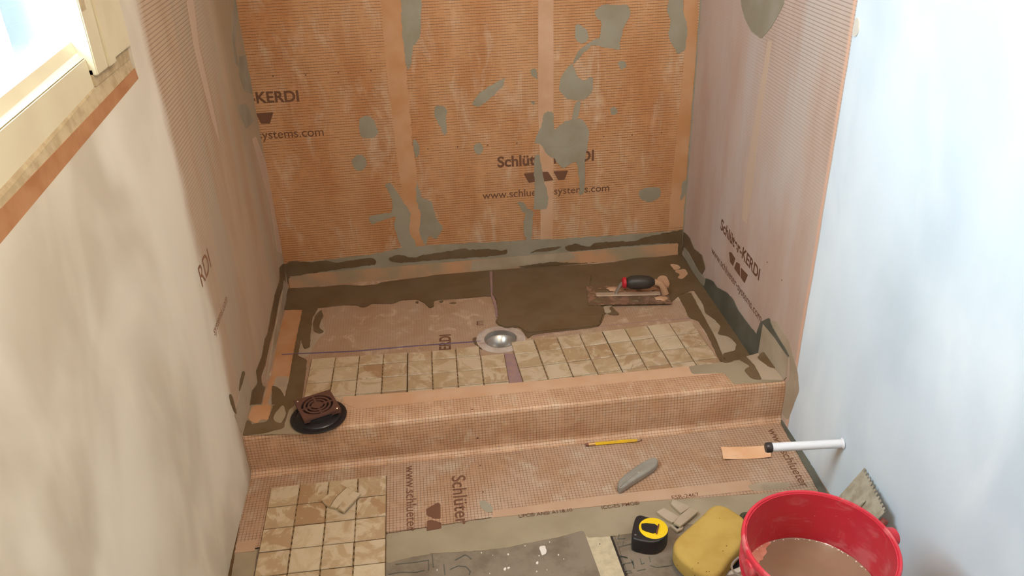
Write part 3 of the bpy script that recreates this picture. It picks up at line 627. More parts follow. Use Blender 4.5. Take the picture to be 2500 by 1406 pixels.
# ------------------------------------------------------------------ curb
curb = thing('shower_curb', 'low membrane wrapped curb across the front of the shower', 'curb', (W / 2, D / 2, 0))
prof = []
def arc(cyy, czz, r, a0, a1, k):
    for i in range(k + 1):
        a = math.radians(a0 + (a1 - a0) * i / k); prof.append((cyy + r * math.cos(a), czz + r * math.sin(a)))
prof.append((-0.022, 0.0005)); arc(-0.016, 0.0165, 0.016, -90, 0, 5)
for i in range(1, 6): prof.append((-0.003 * math.sin(i / 6 * math.pi), 0.0165 + (H - 0.0295) * i / 6))
arc(0.013, H - 0.013, 0.013, 180, 90, 7); arc(D - 0.005, H - 0.005, 0.005, 90, 0, 3); prof.append((D, -0.002))
NX = 48; bm = bmesh.new(); uvl = bm.loops.layers.uv.new('UVMap'); rows = []; arcl = [0]
for a, b in zip(prof, prof[1:]): arcl.append(arcl[-1] + math.hypot(a[0] - b[0], a[1] - b[1]))
for i in range(NX + 1):
    x = 0.001 + (W - 0.002) * i / NX; rows.append([])
    for (y, z) in prof:
        wv = 0.0022 * mnoise.noise(Vector((x * 6, z * 12, 1))) + (0.004 * max(0, 1 - abs(x - 0.35) / 0.25) if z > 0.03 else 0) * -1
        on = 1.0 if 0.02 < z and y < 0.03 else 0.0
        rows[-1].append(bm.verts.new((x, y + wv * on, z)))
for i in range(NX):
    for j in range(len(prof) - 1):
        f = bm.faces.new((rows[i][j], rows[i + 1][j], rows[i + 1][j + 1], rows[i][j + 1]))
        for lp, (a, b) in zip(f.loops, ((i, j), (i + 1, j), (i + 1, j + 1), (i, j + 1))): lp[uvl].uv = (rows[a][b].co.x, arcl[b])
for r in (rows[0], rows[-1]): bm.faces.new(r)
from_bm('membrane_sheet', bm, M['kerdi_curb'], curb, True)
def CP(pts, mat='wet', crop='c6', **k):
    k.setdefault('thick', 0.0015); return patch('C', crop, pts, mat, curb, **k)
x_ = SURF['C']
bandC = [(-2200, 1390)]
CP([(840, 985), (835, 969), (1000, 957), (1300, 931), (1500, 912), (1740, 888), (1800, 881), (1790, 906), (1770, 911), (1436, 941), (1150, 970), (1000, 985), (870, 998)], 'band_pale', 'px', name='sealing_band', thick=0.0007, smooth=0, rag=0.0006)
CP([(1680, 895), (1863, 872), (1916, 926), (1910, 932), (1790, 938), (1770, 911), (1690, 914)], 'skim', 'px', thick=0.001, name='skim_patch')
CP([(1930, 892), (2010, 870), (2190, 1045), (2185, 1058), (2040, 1056)], 'thinset_pale', thick=0.0018, smooth=0)
CP([(1870, 912), (1930, 895), (1990, 960), (2040, 1058), (1962, 1050), (1908, 985), (1962, 962)], 'wet', thick=0.002)
CP([(2000, 905), (2040, 862), (2110, 870), (2150, 970), (2100, 978), (2040, 932)], 'wet', thick=0.003)
CP([(1750, 925), (1830, 912), (1840, 925), (1780, 942)], 'wet', thick=0.002)
CP([(105, 1300), (160, 1092), (500, 1088), (560, 1200), (640, 1270), (560, 1292), (420, 1292)], 'skim', 'c5', thick=0.0008, name='skim_patch')
CP([(115, 1245), (200, 1222), (290, 1212), (330, 1092), (490, 1088), (440, 1120), (422, 1180), (400, 1258), (330, 1270), (270, 1290), (112, 1303)], 'wet', 'c5', thick=0.0018)
CP([(185, 1102), (318, 1092), (297, 1202), (250, 1190), (210, 1228), (155, 1195)], 'band', 'c5', thick=0.0022, name='sealing_band', smooth=1)
CP([(150, 1190), (190, 1230), (180, 1245), (130, 1250)], 'wet', 'c5', thick=0.002)
CP([(335, 1160), (400, 1090), (420, 1160), (380, 1230), (330, 1200)], 'skim', 'c5', thick=0.0022)
def dotc(p, y, z, n):
    pass
bm = bmesh.new()
for (x, y) in ((0.628, 0.022),): box(bm, x - 0.0025, x + 0.0025, y - 0.0025, y + 0.0025, H - 0.0005, H + 0.0004)
a = at((1166, 1069), 1, -0.003); box(bm, a.x - 0.0025, a.x + 0.0025, -0.0042, 0, a.z - 0.0025, a.z + 0.0025)
o = from_bm('grid_marks', bm, M['ink'], curb); o['kind'] = 'stuff'

# ------------------------------------------------------------------ floor coverings in front of the curb
def FP(pts, mat='thinset', crop='px', **k):
    k.setdefault('thick', 0.0012); return patch('F', crop, pts, mat, floor, **k)
bm = bmesh.new()
e0 = at((575, 1345), 2, 0).y
edge = [at(p, 2, 0.0) for p in ((945, 1300), (1200, 1262), (1490, 1230), (1700, 1215), (1985, 1195))]
P = [Vector((0.0005, 0.0, -0.004)), Vector((0.0005, e0, -0.004)), Vector((0.375, e0 + 0.02, -0.004))] + [Vector((p.x, p.y, -0.004)) for p in edge] + [Vector((W - 0.0005, edge[-1].y - 0.02, -0.004)), Vector((W - 0.0005, 0.0, -0.004))]
prism(bm, P, Vector((0, 0, 1)), 0.004); from_bm('membrane_sheet', bm, M['kerdi_floor'], floor)
# unprinted selvage with small print
FP([(1205, 1247), (1490, 1207), (1700, 1186), (1830, 1172), (1840, 1196), (1700, 1212), (1490, 1232), (1200, 1264)], 'selvage', name='unprinted_strip', thick=0.0003, smooth=0, rag=0)
FP([(1822, 1186), (1860, 1176), (1930, 1178), (1925, 1192), (1840, 1200)], 'thinset_pale', thick=0.0004)
FP([(576, 1325), (626, 1318), (622, 1345), (572, 1350)], 'selvage', name='unprinted_strip', thick=0.0004, smooth=0, rag=0)
text('F', 'px', 'UPC® ANSI A118.10', (1267, 1264), (1398, 1248), floor, mat='ink', bold=0)
text('F', 'px', 'ICC-ES PMG®', (1470, 1243), (1562, 1231), floor, mat='ink', bold=0)
text('F', 'px', 'ESR-2467', (1642, 1219), (1708, 1211), floor, mat='ink', bold=0)
text('F', 'px', 'www.schlueter', (991, 1138), (993, 1298), floor, mat='ink', bold=0.0, aspect=0.95)
text('F', 'px', 'Schlüter', (1103, 1163), (1113, 1282), floor, mat='ink', bold=0.008, aspect=0.95)
mark('F', 'c7', [[(1532, 758), (1622, 708), (1642, 722), (1643, 832), (1600, 834), (1535, 806)], [(1538, 850), (1570, 840), (1648, 862), (1648, 905), (1536, 925)]], floor)
text('F', 'px', 'www.schlueter', (1873, 1048), (1957, 1190), floor, mat='ink', bold=0.0, aspect=0.9)
dots('F', 'c7', [(1945, 425), (1967, 628)], floor)
FP([(1935, 700), (1975, 690), (2040, 740), (2045, 780), (1990, 785), (1945, 740)], 'thinset', 'c7', thick=0.0006)
# skim-coated edge of the board and boards
zb0 = -0.004
SURF['G'] = (2, -0.003, Vector((0, 0, 1)), Vector((1, 0, 0)), Vector((0, 1, 0)))
def board(name, pts, mat, thick=0.0022):
    bm = bmesh.new(); prism(bm, [Vector((at(p, 2, -0.001).x, at(p, 2, -0.001).y, -0.0045)) for p in pts], Vector((0, 0, 1)), thick); return from_bm(name, bm, M[mat], floor)
board('cement_board', [(560, 1342), (1430, 1270), (1520, 1500), (1560, 1700), (500, 1700)], 'board', 0.0030)
board('cement_board', [(1430, 1308), (1491, 1305), (1535, 1430), (1600, 1640), (1540, 1640), (1475, 1430)], 'board_light', 0.0034)
board('joint_gap', [(1489, 1308), (1494, 1307), (1540, 1430), (1605, 1640), (1598, 1640), (1534, 1430)], 'dark', 0.0035)
board('cement_board', [(1496, 1290), (2300, 1180), (2500, 1640), (1610, 1640), (1542, 1430)], 'board', 0.0030)
patch('G', 'px', [(943, 1305), (1200, 1266), (1490, 1233), (1700, 1214), (1850, 1196), (2050, 1170), (2060, 1240), (1850, 1262), (1700, 1280), (1620, 1290), (1560, 1300), (1495, 1310), (1432, 1314), (1424, 1296), (1375, 1310), (1300, 1325), (1240, 1338), (1180, 1345), (1120, 1348), (1060, 1352), (1000, 1362), (943, 1378)], 'skim', floor, name='skim_patch', thick=0.0022, smooth=1, rag=0.002)
patch('G', 'px', [(560, 1350), (628, 1343), (620, 1406), (600, 1700), (480, 1700)], 'skim', floor, name='skim_patch', thick=0.0022, smooth=0, rag=0.001)
patch('G', 'c7', [(2395, 1060), (2430, 1040), (2455, 1060), (2450, 1100), (2425, 1125), (2405, 1095)], 'white_plastic', floor, name='paint_splat', thick=0.0035, rag=0.003)
random.seed(3)
for (a, b, s) in ((1180, 690, 22), (1215, 680, 14), (1500, 630, 16), (1515, 560, 8), (1212, 545, 9), (950, 530, 8), (1620, 425, 6), (1710, 550, 10), (1490, 715, 8), (1595, 695, 6), (1030, 735, 7), (1060, 555, 5), (515, 700, 9), (1380, 462, 6), (1760, 590, 7), (2115, 442, 5)):
    pts = [(a + s * random.uniform(.5, 1.2) * math.cos(k * 1.05), b + s * random.uniform(.5, 1.2) * math.sin(k * 1.05)) for k in range(6)]
    patch('G', 'd4', pts, 'white_plastic' if a != 2115 else 'dark', floor, name='paint_splat', thick=0.0034, rag=0.001, smooth=1)
# stamped outlines in the old board (lines left by earlier adhesive)
def glue(pts, wdt=0.0025):
    stripe('G', 'd4', pts, wdt, 'wet_grey', floor, name='adhesive_line', lift=0.0026)
glue([(105, 640), (300, 620), (430, 600), (430, 700)]); glue([(465, 545), (475, 670)]); glue([(580, 640), (590, 745)])
glue([(640, 690), (720, 655), (800, 665), (840, 710), (830, 745)]); glue([(30, 740), (140, 720), (300, 720), (390, 700)]); glue([(690, 600), (790, 545), (820, 560), (850, 590)])
for q in ([(2300, 470), (2420, 440)], [(2310, 560), (2390, 580)], [(2330, 640), (2440, 620)], [(2440, 600), (2450, 680)]): glue(q, 0.003)
for q in ([(80, 720), (60, 800), (180, 790)], [(150, 830), (140, 900)], [(90, 1080), (210, 1110)], [(280, 1140), (310, 1230)], [(430, 1120), (450, 1220), (500, 1200)], [(580, 1090), (600, 1180)], [(590, 1240), (690, 1270)], [(170, 1330), (280, 1330)], [(200, 1370), (300, 1360)], [(700, 1275), (960, 1240)], [(380, 1330), (520, 1300)]):
    stripe('G', 'e5', q, 0.002, 'wet_grey', floor, name='adhesive_line', lift=0.0026)
# dark seam along the right and left wall foot
FP([(1904, 1030), (1912, 1022), (1960, 1100), (2000, 1170), (2040, 1240), (2020, 1245), (1985, 1175), (1945, 1105)], 'wet_grey', thick=0.003)
FP([(603, 1165), (608, 1158), (600, 1200), (580, 1310), (562, 1420), (556, 1420), (575, 1300), (595, 1200)], 'tile_back', thick=0.001, name='floor_seam')

# ------------------------------------------------------------------ mosaic sheets
P_ = 0.0785
def tile_mesh(w_, h_, seed, th=0.0062):
    rnd = random.Random(seed); bm = bmesh.new(); e = 0.0016
    def ring(ins, z, j=0.0): return [bm.verts.new((x, y, z)) for x, y in ((ins, ins), (w_ - ins, ins), (w_ - ins, h_ - ins), (ins, h_ - ins))]
    a = ring(0, 0.0006); b = ring(0, th - e); c = ring(e, th)
    for r in (b, c):
        for v in r: v.co.x += rnd.uniform(-.0004, .0004); v.co.y += rnd.uniform(-.0004, .0004)
    for A, B in ((a, b), (b, c)):
        for i in range(4): bm.faces.new((A[i], A[(i + 1) % 4], B[(i + 1) % 4], B[i]))
    bm.faces.new(c); bm.faces.new(list(reversed(a)))
    bmesh.ops.recalc_face_normals(bm, faces=bm.faces[:]); me = bpy.data.meshes.new('tile'); bm.to_mesh(me); bm.free(); me.materials.append(M['tile']); return me
TM = {}
def tmesh(hh, v):
    k = (round(hh, 3), v)
    if k not in TM: TM[k] = tile_mesh(P_ - 0.0034, hh - 0.0034, v)
    return TM[k]
def sheet(label, ox, oy, ang, z, cols, rows, tops=None, skip=(), group=None, backing=True):
    """mosaic sheet: origin is the top left corner of column 0, row 0; rows go towards the camera"""
    t = thing('mosaic_tile_sheet', label, 'tile sheet', (ox, oy, z), ang, 'mosaic tile sheets laid out on the membrane'); base = t.matrix_world.copy()
    bm = bmesh.new(); tb = bmesh.new()
    for i in cols:
        for j in rows:
            if (i, j) in skip: continue
            hh = P_
            if j == 0 and tops: hh = tops[i - min(cols)] if isinstance(tops, list) else tops
            me = tmesh(hh, random.randrange(5)); o = bpy.data.objects.new('tile', me); COL.objects.link(o); o.parent = t
            o.location = (i * P_ + 0.0017 + random.uniform(-.0004, .0004), -(j + 1) * P_ + 0.0017 + random.uniform(-.0004, .0004), random.uniform(0, 0.0003))
            o.rotation_euler = (random.uniform(-.003, .003), random.uniform(-.003, .003), random.uniform(-.003, .003))
            box(bm, i * P_ + .0002, (i + 1) * P_ - .0002, -(j + 1) * P_ + .0002, -(j + 1) * P_ + hh - .0002, 0.0003, 0.0010)
            if i > min(cols):
                for k in range(4):
                    yy = -(j + 1) * P_ + hh * (k + 0.5) / 4; box(tb, i * P_ - 0.0013, i * P_ + 0.0013, yy - 0.005, yy + 0.005, 0.001, 0.0046)
    for nm, b_, mt in (('mesh_backing', bm, 'tile_back'), ('glue_tabs', tb, 'tab')):
        bmesh.ops.recalc_face_normals(b_, faces=b_.faces[:]); me = bpy.data.meshes.new(nm); b_.to_mesh(me); b_.free(); me.materials.append(M[mt])
        o = bpy.data.objects.new(nm, me); COL.objects.link(o); o.parent = t
        if nm == 'glue_tabs': o['kind'] = 'stuff'
    return t
sheet('mosaic sheet on the outer floor by the left wall, tile offcuts lying on it', 0.0636, -0.0709, 0.0043, 0.0002, range(4), range(4))
sheet('mosaic sheet cut by the bottom edge of the picture, left of the grey boards', 0.0636, -0.0709, 0.0043, 0.0002, range(4), range(4, 9))
sheet('mosaic sheet at the left end inside the shower, behind the black drain disc', 0.1327, 0.4820, -0.0204, HT + 0.0006, range(4), range(4), tops=[0.062, 0.060, 0.058, 0.056])
sheet('mosaic sheet inside the shower directly left of the drain', 0.1327, 0.4820, -0.0204, HT + 0.0006, range(4, 8), range(4), tops=[0.054, 0.052, 0.058, 0.05], skip=((7, 0),))
sheet('mosaic sheet inside the shower directly right of the drain', 0.7863, 0.4569, 0.0493, HT + 0.0006, range(4), range(4))
sheet('mosaic sheet at the right end inside the shower, below the trowel', 0.7863, 0.4569, 0.0493, HT + 0.0006, range(4, 8), range(4))

# ------------------------------------------------------------------ tile offcuts
def slab_from(name, label, cat, crop, pts, z, th, mat, group=None, rag=0.0006, tilt=0.0):
    P = densify([at(px(crop, p), 2, z + th) for p in pts], 0.008); c = sum(P, Vector()) / len(P)
    P = [Vector((p.x + rag * mnoise.noise(p * 150), p.y + rag * mnoise.noise(p * 150 + Vector((5, 5, 5))), z)) for p in P]
    t = thing(name, label, cat, (c.x, c.y, z), 0, 'cut tile offcuts lying about')
    bm = bmesh.new(); prism(bm, P, Vector((0, 0, 1)), th - 0.001); from_bm('clay_body', bm, M['offcut_side'], t)
    bm = bmesh.new(); prism(bm, [Vector((p.x + (c.x - p.x) * 0.03, p.y + (c.y - p.y) * 0.03, z + th - 0.0011)) for p in P], Vector((0, 0, 1)), 0.0011); from_bm('glazed_face', bm, M[mat], t)
    return t
z0 = 0.0068
slab_from('tile_offcut', 'long tile strip lying lowest and leftmost on the outer mosaic sheet', 'tile offcut', 'd8', [(395, 705), (800, 355), (935, 425), (700, 640), (560, 850), (470, 795)], z0, 0.006, 'tile')
slab_from('tile_offcut', 'broad tile strip in the middle of the pile on the outer mosaic sheet', 'tile offcut', 'd8', [(575, 850), (715, 645), (945, 430), (1150, 330), (1160, 500), (860, 735), (720, 880)], z0 + 0.0003, 0.0065, 'tile')
slab_from('tile_offcut', 'narrow tile strip resting on top of the pile on the outer mosaic sheet', 'tile offcut', 'd8', [(850, 735), (1090, 515), (1240, 565), (870, 950), (740, 890)], z0 + 0.0070, 0.006, 'tile')
slab_from('tile_offcut', 'pale tile strip lying beside the tape measure, its broken edge facing the camera', 'tile offcut', 'e5', [(700, 335), (820, 268), (1085, 415), (1000, 500), (960, 512), (870, 468)], 0.0005, 0.006, 'thinset_pale')
slab_from('tile_offcut', 'pale tile strip pointing at the sponge, lying across two others', 'tile offcut', 'e5', [(1085, 400), (1262, 258), (1390, 312), (1380, 345), (1100, 578), (985, 520)], 0.0070, 0.006, 'thinset_pale')
slab_from('tile_offcut', 'pale tile strip farthest from the camera, beside the printed membrane edge', 'tile offcut', 'e5', [(942, 200), (970, 118), (1270, 255), (1110, 362)], 0.0008, 0.006, 'thinset_pale')
slab_from('tile_offcut', 'grey tile sliver half hidden between tape measure and sponge', 'tile offcut', 'e5', [(925, 560), (960, 555), (1050, 620), (1150, 575), (1140, 620), (1050, 665)], 0.0006, 0.006, 'thinset_pale')

# ------------------------------------------------------------------ drain cover on the curb
gz = H + 0.0316
G = [at(p, 2, gz) for p in ((720, 979), (808, 950), (833, 997), (735, 1027))]
gc = sum(G, Vector()) / 4; gx = ((G[1] - G[0]) + (G[2] - G[3])).normalized(); ga = math.atan2(gx.y, gx.x)
dc = at((778, 1016), 2, H + 0.006)
cov = thing('drain_cover', 'square brown drain grate on a round black disc at the left end of the curb', 'drain cover', (dc.x, dc.y, H + 0.0028))
zb_ = H + 0.0030
bm = bmesh.new(); lathe(bm, [(0, 0), (0.074, 0), (0.0775, 0.002), (0.0775, 0.0045), (0.074, 0.0065), (0.062, 0.0065), (0.058, 0.010), (0.046, 0.012), (0.044, 0.0215), (0, 0.0215)], c=(dc.x, dc.y, zb_), seg=64); from_bm('adapter_disc', bm, M['black_plastic'], cov, True)
bm = bmesh.new()
for k in range(40):
    a = k * math.pi / 20; lathe(bm, [(0, 0.0009), (0.0022, 0.0009), (0.0026, 0)], c=(dc.x + 0.069 * math.cos(a), dc.y + 0.069 * math.sin(a), zb_ + 0.0064), seg=8)
o = from_bm('rim_studs', bm, M['black_plastic'], cov); o['kind'] = 'stuff'
MG = Matrix.Translation((gc.x, gc.y, gz)) @ Matrix.Rotation(ga, 4, 'Z'); hs = ((G[1] - G[0]).length + (G[2] - G[3]).length + (G[3] - G[0]).length + (G[2] - G[1]).length) / 8
bm = bmesh.new()
def sq(a):  # point where direction a leaves the square
    c, s = math.cos(a), math.sin(a); k = hs / max(abs(c), abs(s)); return (c * k, s * k)
def ringp(r0, r1, z0, z1, outer_sq=False, seg=64):
    A = []
    for i in range(seg):
        a = 2 * math.pi * (i + .5) / seg if not outer_sq else 2 * math.pi * i / seg
        c, s = math.cos(a), math.sin(a); o_ = sq(a) if outer_sq else (c * r1, s * r1)
        A.append([bm.verts.new(MG @ Vector(q)) for q in ((c * r0, s * r0, z1), (o_[0], o_[1], z1), (o_[0], o_[1], z0), (c * r0, s * r0, z0))])
    for i in range(seg):
        a, b = A[i], A[(i + 1) % seg]
        for k in range(4): bm.faces.new((a[k], a[(k + 1) % 4], b[(k + 1) % 4], b[k]))
R0 = hs * 0.84
ringp(R0, 0, -0.006, 0.0, True)
for r0, r1 in ((0.62, 0.72), (0.41, 0.50)): ringp(hs * r0, hs * r1, -0.005, -0.0002)
lathe(bm, [(0, -0.0002), (hs * 0.30, -0.0002), (hs * 0.30, -0.005), (0, -0.005)], seg=40, mtx=MG)
for k in range(4): box(bm, hs * 0.29, R0 + 0.002, -0.0028, 0.0028, -0.005, -0.0003, mtx=MG @ Matrix.Rotation(k * math.pi / 2, 4, 'Z'))
from_bm('grate_plate', bm, M['bronze'], cov)
bm = bmesh.new(); box(bm, -hs + .001, hs - .001, -hs + .001, hs - .001, -0.0125, -0.0072, mtx=MG); from_bm('grate_frame', bm, M['bronze'], cov)
bm = bmesh.new(); box(bm, -hs + .004, hs - .004, -hs + .004, hs - .004, -0.0072, -0.0066, mtx=MG); from_bm('grate_bed', bm, simple('slot_shade', srgb(30, 18, 14), 0.8), cov)  # near-black sheet paints the shade seen down through the grate slots
bm = bmesh.new()
bm.free()
for sx, sy in ((-1, 1), (1, -1)):
    bm = bmesh.new(); lathe(bm, [(0, 0.0016), (0.002, 0.0013), (0.0034, 0.0)], c=(sx * hs * .83, sy * hs * .83, 0), seg=16, mtx=MG); from_bm('screw', bm, simple('bright_screw', srgb(230, 222, 210), 0.15, 1.0), cov, True)

# ------------------------------------------------------------------ finishing trowel
tz = HT + 0.0092
B4 = [at(p, 2, tz) for p in ((1434, 699), (1631, 696), (1633, 741), (1435, 746))]
tc = sum(B4, Vector()) / 4; td = ((B4[1] - B4[0]) + (B4[2] - B4[3])).normalized(); ta = math.atan2(td.y, td.x)
tl = ((B4[1] - B4[0]).length + (B4[2] - B4[3]).length) / 4; tw = ((B4[3] - B4[0]).length + (B4[2] - B4[1]).length) / 4
tr = thing('finishing_trowel', 'steel finishing trowel with black and red handle lying in the wet mortar', 'trowel', (tc.x, tc.y, tz), ta)
MT = Matrix.Translation((tc.x, tc.y, tz)) @ Matrix.Rotation(ta, 4, 'Z')
bm = bmesh.new(); box(bm, -tl, tl, -tw, tw, 0, 0.0014, mtx=MT); from_bm('blade', bm, M['steel_dirty'], tr)
bm = bmesh.new(); box(bm, -tl * .80, tl * .80, -0.013, 0.013, 0.0014, 0.007, mtx=MT, bev=0.003); from_bm('mounting_bar', bm, simple('clean_steel', srgb(206, 186, 166), 0.32, 0.45), tr, True)
h0 = MT.inverted() @ at((1521, 690), 2, tz + 0.055); h1 = MT.inverted() @ at((1601, 688), 2, tz + 0.055)
bm = bmesh.new(); hp = []; n_ = 9
prf = [0.0, .55, .88, .97, 1.0, 1.0, .98, .93, .86, .62, 0.25]
tube(bm, [MT @ (h0.lerp(h1, k / 10)) for k in range(11)], [max(0.001, 0.0265 * p) for p in prf], seg=20); from_bm('grip', bm, M['grip'], tr, True)
bm = bmesh.new(); tube(bm, [MT @ h0.lerp(h1, -0.035), MT @ h0.lerp(h1, 0.0), MT @ h0.lerp(h1, 0.05), MT @ h0.lerp(h1, .09)], [0.013, 0.019, 0.021, 0.020], seg=20); from_bm('collar', bm, M['red_collar'], tr, True)
nk = h0 + Vector((-0.003, 0, 0)); bm = bmesh.new()
tube(bm, [MT @ Vector((nk.x - 0.020, 0, 0.004)), MT @ Vector((nk.x - 0.016, nk.y * .3, 0.022)), MT @ Vector((nk.x - 0.006, nk.y * .8, 0.046)), MT @ Vector((nk.x + 0.004, nk.y, nk.z))], [0.006, 0.0055, 0.006, 0.007], seg=12)
from_bm('neck', bm, M['steel'], tr, True)
bm = bmesh.new(); e_ = h1
tube(bm, [MT @ Vector((e_.x - 0.006, e_.y, e_.z)), MT @ Vector((e_.x + 0.016, e_.y, e_.z - 0.006)), MT @ Vector((e_.x + 0.030, e_.y * .6, 0.028)), MT @ Vector((e_.x + 0.036, 0, 0.004))], [0.010, 0.012, 0.012, 0.014], seg=12)
for v in bm.verts: v.co += Vector((mnoise.noise(v.co * 90), mnoise.noise(v.co * 90 + Vector((3, 3, 3))), mnoise.noise(v.co * 90 + Vector((7, 1, 3))))) * 0.004
from_bm('mortar_caked_neck', bm, M['band_pale'], tr, True)
random.seed(11)
for (u_, v_, s_) in ((-.62, .45, .030), (-.35, .62, .026), (-.75, -.55, .022), (.78, -.45, .024), (.55, .60, .030), (.15, -.62, .020), (-.15, .35, .018)):
    bm = bmesh.new(); lathe(bm, [(0, 0.005), (s_ * .5, 0.0042), (s_ * .85, 0.002), (s_, 0)], seg=18, mtx=MT @ Matrix.Translation((u_ * tl, v_ * tw, 0.0014)) @ Matrix.Scale(0.62, 4, (0, 1, 0)))
    for v in bm.verts: v.co += Vector((mnoise.noise(v.co * 70), mnoise.noise(v.co * 70 + Vector((3, 3, 3))), 0)) * 0.008
    from_bm('mortar_clot', bm, M['wet' if u_ in (-.62, -.75, .15) else 'band_pale'], tr, True)

# ------------------------------------------------------------------ pencil
pa, pb = at((1430, 1086), 2, 0.0045), at((1568, 1074), 2, 0.0045); pz = 0.0050
pen = thing('pencil', 'yellow pencil lying on the membrane in front of the curb', 'pencil', (pa.x, pa.y, 0))
def seg(a, b, ra, rb, name, mat, n=6, mid=None):
    A, B = pa.lerp(pb, a), pa.lerp(pb, b); A.z = B.z = pz; bm = bmesh.new()
    tube(bm, [A, B], [ra, rb], seg=n); return from_bm(name, bm, M[mat], pen, n > 6)
seg(0, .055, .0042, .0047, 'eraser', 'eraser', 14); seg(.05, .165, .0049, .0049, 'ferrule', 'ferrule', 14); seg(.165, .905, .0049, .0049, 'painted_shaft', 'yellow'); seg(.905, .972, 0.0048, .0018, 'sharpened_wood', 'pencil_wood', 12); seg(.972, 1.0, .0017, .0005, 'lead', 'graphite', 10)

# ------------------------------------------------------------------ rounded slabs (knife, sponge, tape case)
def pillow(name, outline, z0, z1, r0, r1, mat, parent, segs=5, nz=0.0, tilt=None):
    P = outline; c = sum(P, Vector()) / len(P); k = len(P); bm = bmesh.new(); rows = []
    def ins(d):
        out = []
        for i in range(k):
            a, b = P[(i - 1) % k], P[(i + 1) % k]; t_ = (b - a); n_ = Vector((-t_.y, t_.x, 0))
            n_.normalize()
            if n_.dot(c - P[i]) < 0: n_ = -n_
            out.append(P[i] + n_ * d)
        return out
    prof_ = [(r0 * (1 - math.sin(a)), z0 + r0 * (1 - math.cos(a))) for a in [i / segs * math.pi / 2 for i in range(segs + 1)]]
    prof_ += [(r1 * (1 - math.cos(a)), z1 - r1 * (1 - math.sin(a))) for a in [i / segs * math.pi / 2 for i in range(segs + 1)]]
    for d, z in prof_: rows.append([bm.verts.new((p.x, p.y, z)) for p in ins(d)])
    q = [(v.co * 0.55 + Vector((c.x, c.y, z1)) * 0.45) for v in rows[-1]]; rows.append([bm.verts.new((p.x, p.y, z1 + nz)) for p in q])
    for A, B in zip(rows, rows[1:]):
        for i in range(k): bm.faces.new((A[i], A[(i + 1) % k], B[(i + 1) % k], B[i]))
    bm.faces.new(rows[-1]); bm.faces.new(list(reversed(rows[0])))
    if tilt: bmesh.ops.transform(bm, matrix=tilt, verts=bm.verts[:])
    return from_bm(name, bm, M[mat], parent, True)
KO = [(905, 1245), (860, 1232), (832, 1180), (850, 1085), (1000, 950), (1200, 800), (1440, 662), (1540, 640), (1600, 665), (1622, 735), (1550, 830), (1300, 990), (1120, 1100), (970, 1205)]
ko = chaikin([at(px('e4', p), 2, 0.010) for p in KO], 2); kc = sum(ko, Vector()) / len(ko)
kn = thing('utility_knife', 'grey metal utility knife lying closed on the membrane, nearer than the pencil', 'knife', (kc.x, kc.y, 0))
pillow('body', ko, 0.0005, 0.021, 0.004, 0.0062, 'knife', kn)
s0 = at(px('e4', (900, 1155)), 2, 0.0205); bm = bmesh.new(); lathe(bm, [(0.0016, 0.0006), (0.0035, 0.0012), (0.0045, 0.0)], c=(s0.x, s0.y, 0.0206), seg=20); from_bm('ring_hole', bm, M['steel'], kn, True)
bm = bmesh.new(); lathe(bm, [(0, 0.0003), (0.0018, 0.0003), (0.0018, 0)], c=(s0.x, s0.y, 0.0206), seg=16); from_bm('hole', bm, M['hole'], kn)
s1 = at(px('e4', (1240, 880)), 2, 0.021); bm = bmesh.new(); lathe(bm, [(0, 0.0005), (0.0025, 0.0004), (0.003, 0)], c=(s1.x, s1.y, 0.0209), seg=16); from_bm('screw', bm, M['steel'], kn, True)

# ------------------------------------------------------------------ membrane offcut strip
c4 = [at(p, 2, 0.004) for p in ((1760, 1090), (1880, 1086), (1882, 1117), (1766, 1122))]
bm = bmesh.new(); rw = []
for i in range(13):
    u_ = i / 12; rr = []
    for j in range(5):
        v_ = j / 4; p = c4[0].lerp(c4[1], u_).lerp(c4[3].lerp(c4[2], u_), v_)
        p.z = 0.0012 + 0.006 * (abs(u_ - .5) * 2) ** 2 * (0.4 + 0.6 * v_); p.y += 0.003 * math.sin(u_ * math.pi) * (v_ - .2); rr.append(p)
    rw.append(rr)
top = [[bm.verts.new(p) for p in r] for r in rw]; bot = [[bm.verts.new(p - Vector((0, 0, 0.0007))) for p in r] for r in rw]
for i in range(12):
    for j in range(4):
        bm.faces.new((top[i][j], top[i + 1][j], top[i + 1][j + 1], top[i][j + 1])); bm.faces.new((bot[i][j], bot[i][j + 1], bot[i + 1][j + 1], bot[i + 1][j]))
for i in range(12):
    for j in (0, 4): bm.faces.new((top[i][j], bot[i][j], bot[i + 1][j], top[i + 1][j]))
for j in range(4):
    for i in (0, 12): bm.faces.new((top[i][j], bot[i][j], bot[i][j + 1], top[i][j + 1]))
M['offcut_pale'] = simple('fresh_membrane', srgb(236, 190, 152), 0.6, var=srgb(228, 176, 134), sc=14)
tag(from_bm('membrane_offcut', bm, M['offcut_pale'], None, True), 'small peach strip of membrane lying under the tip of the white pipe', 'membrane strip')

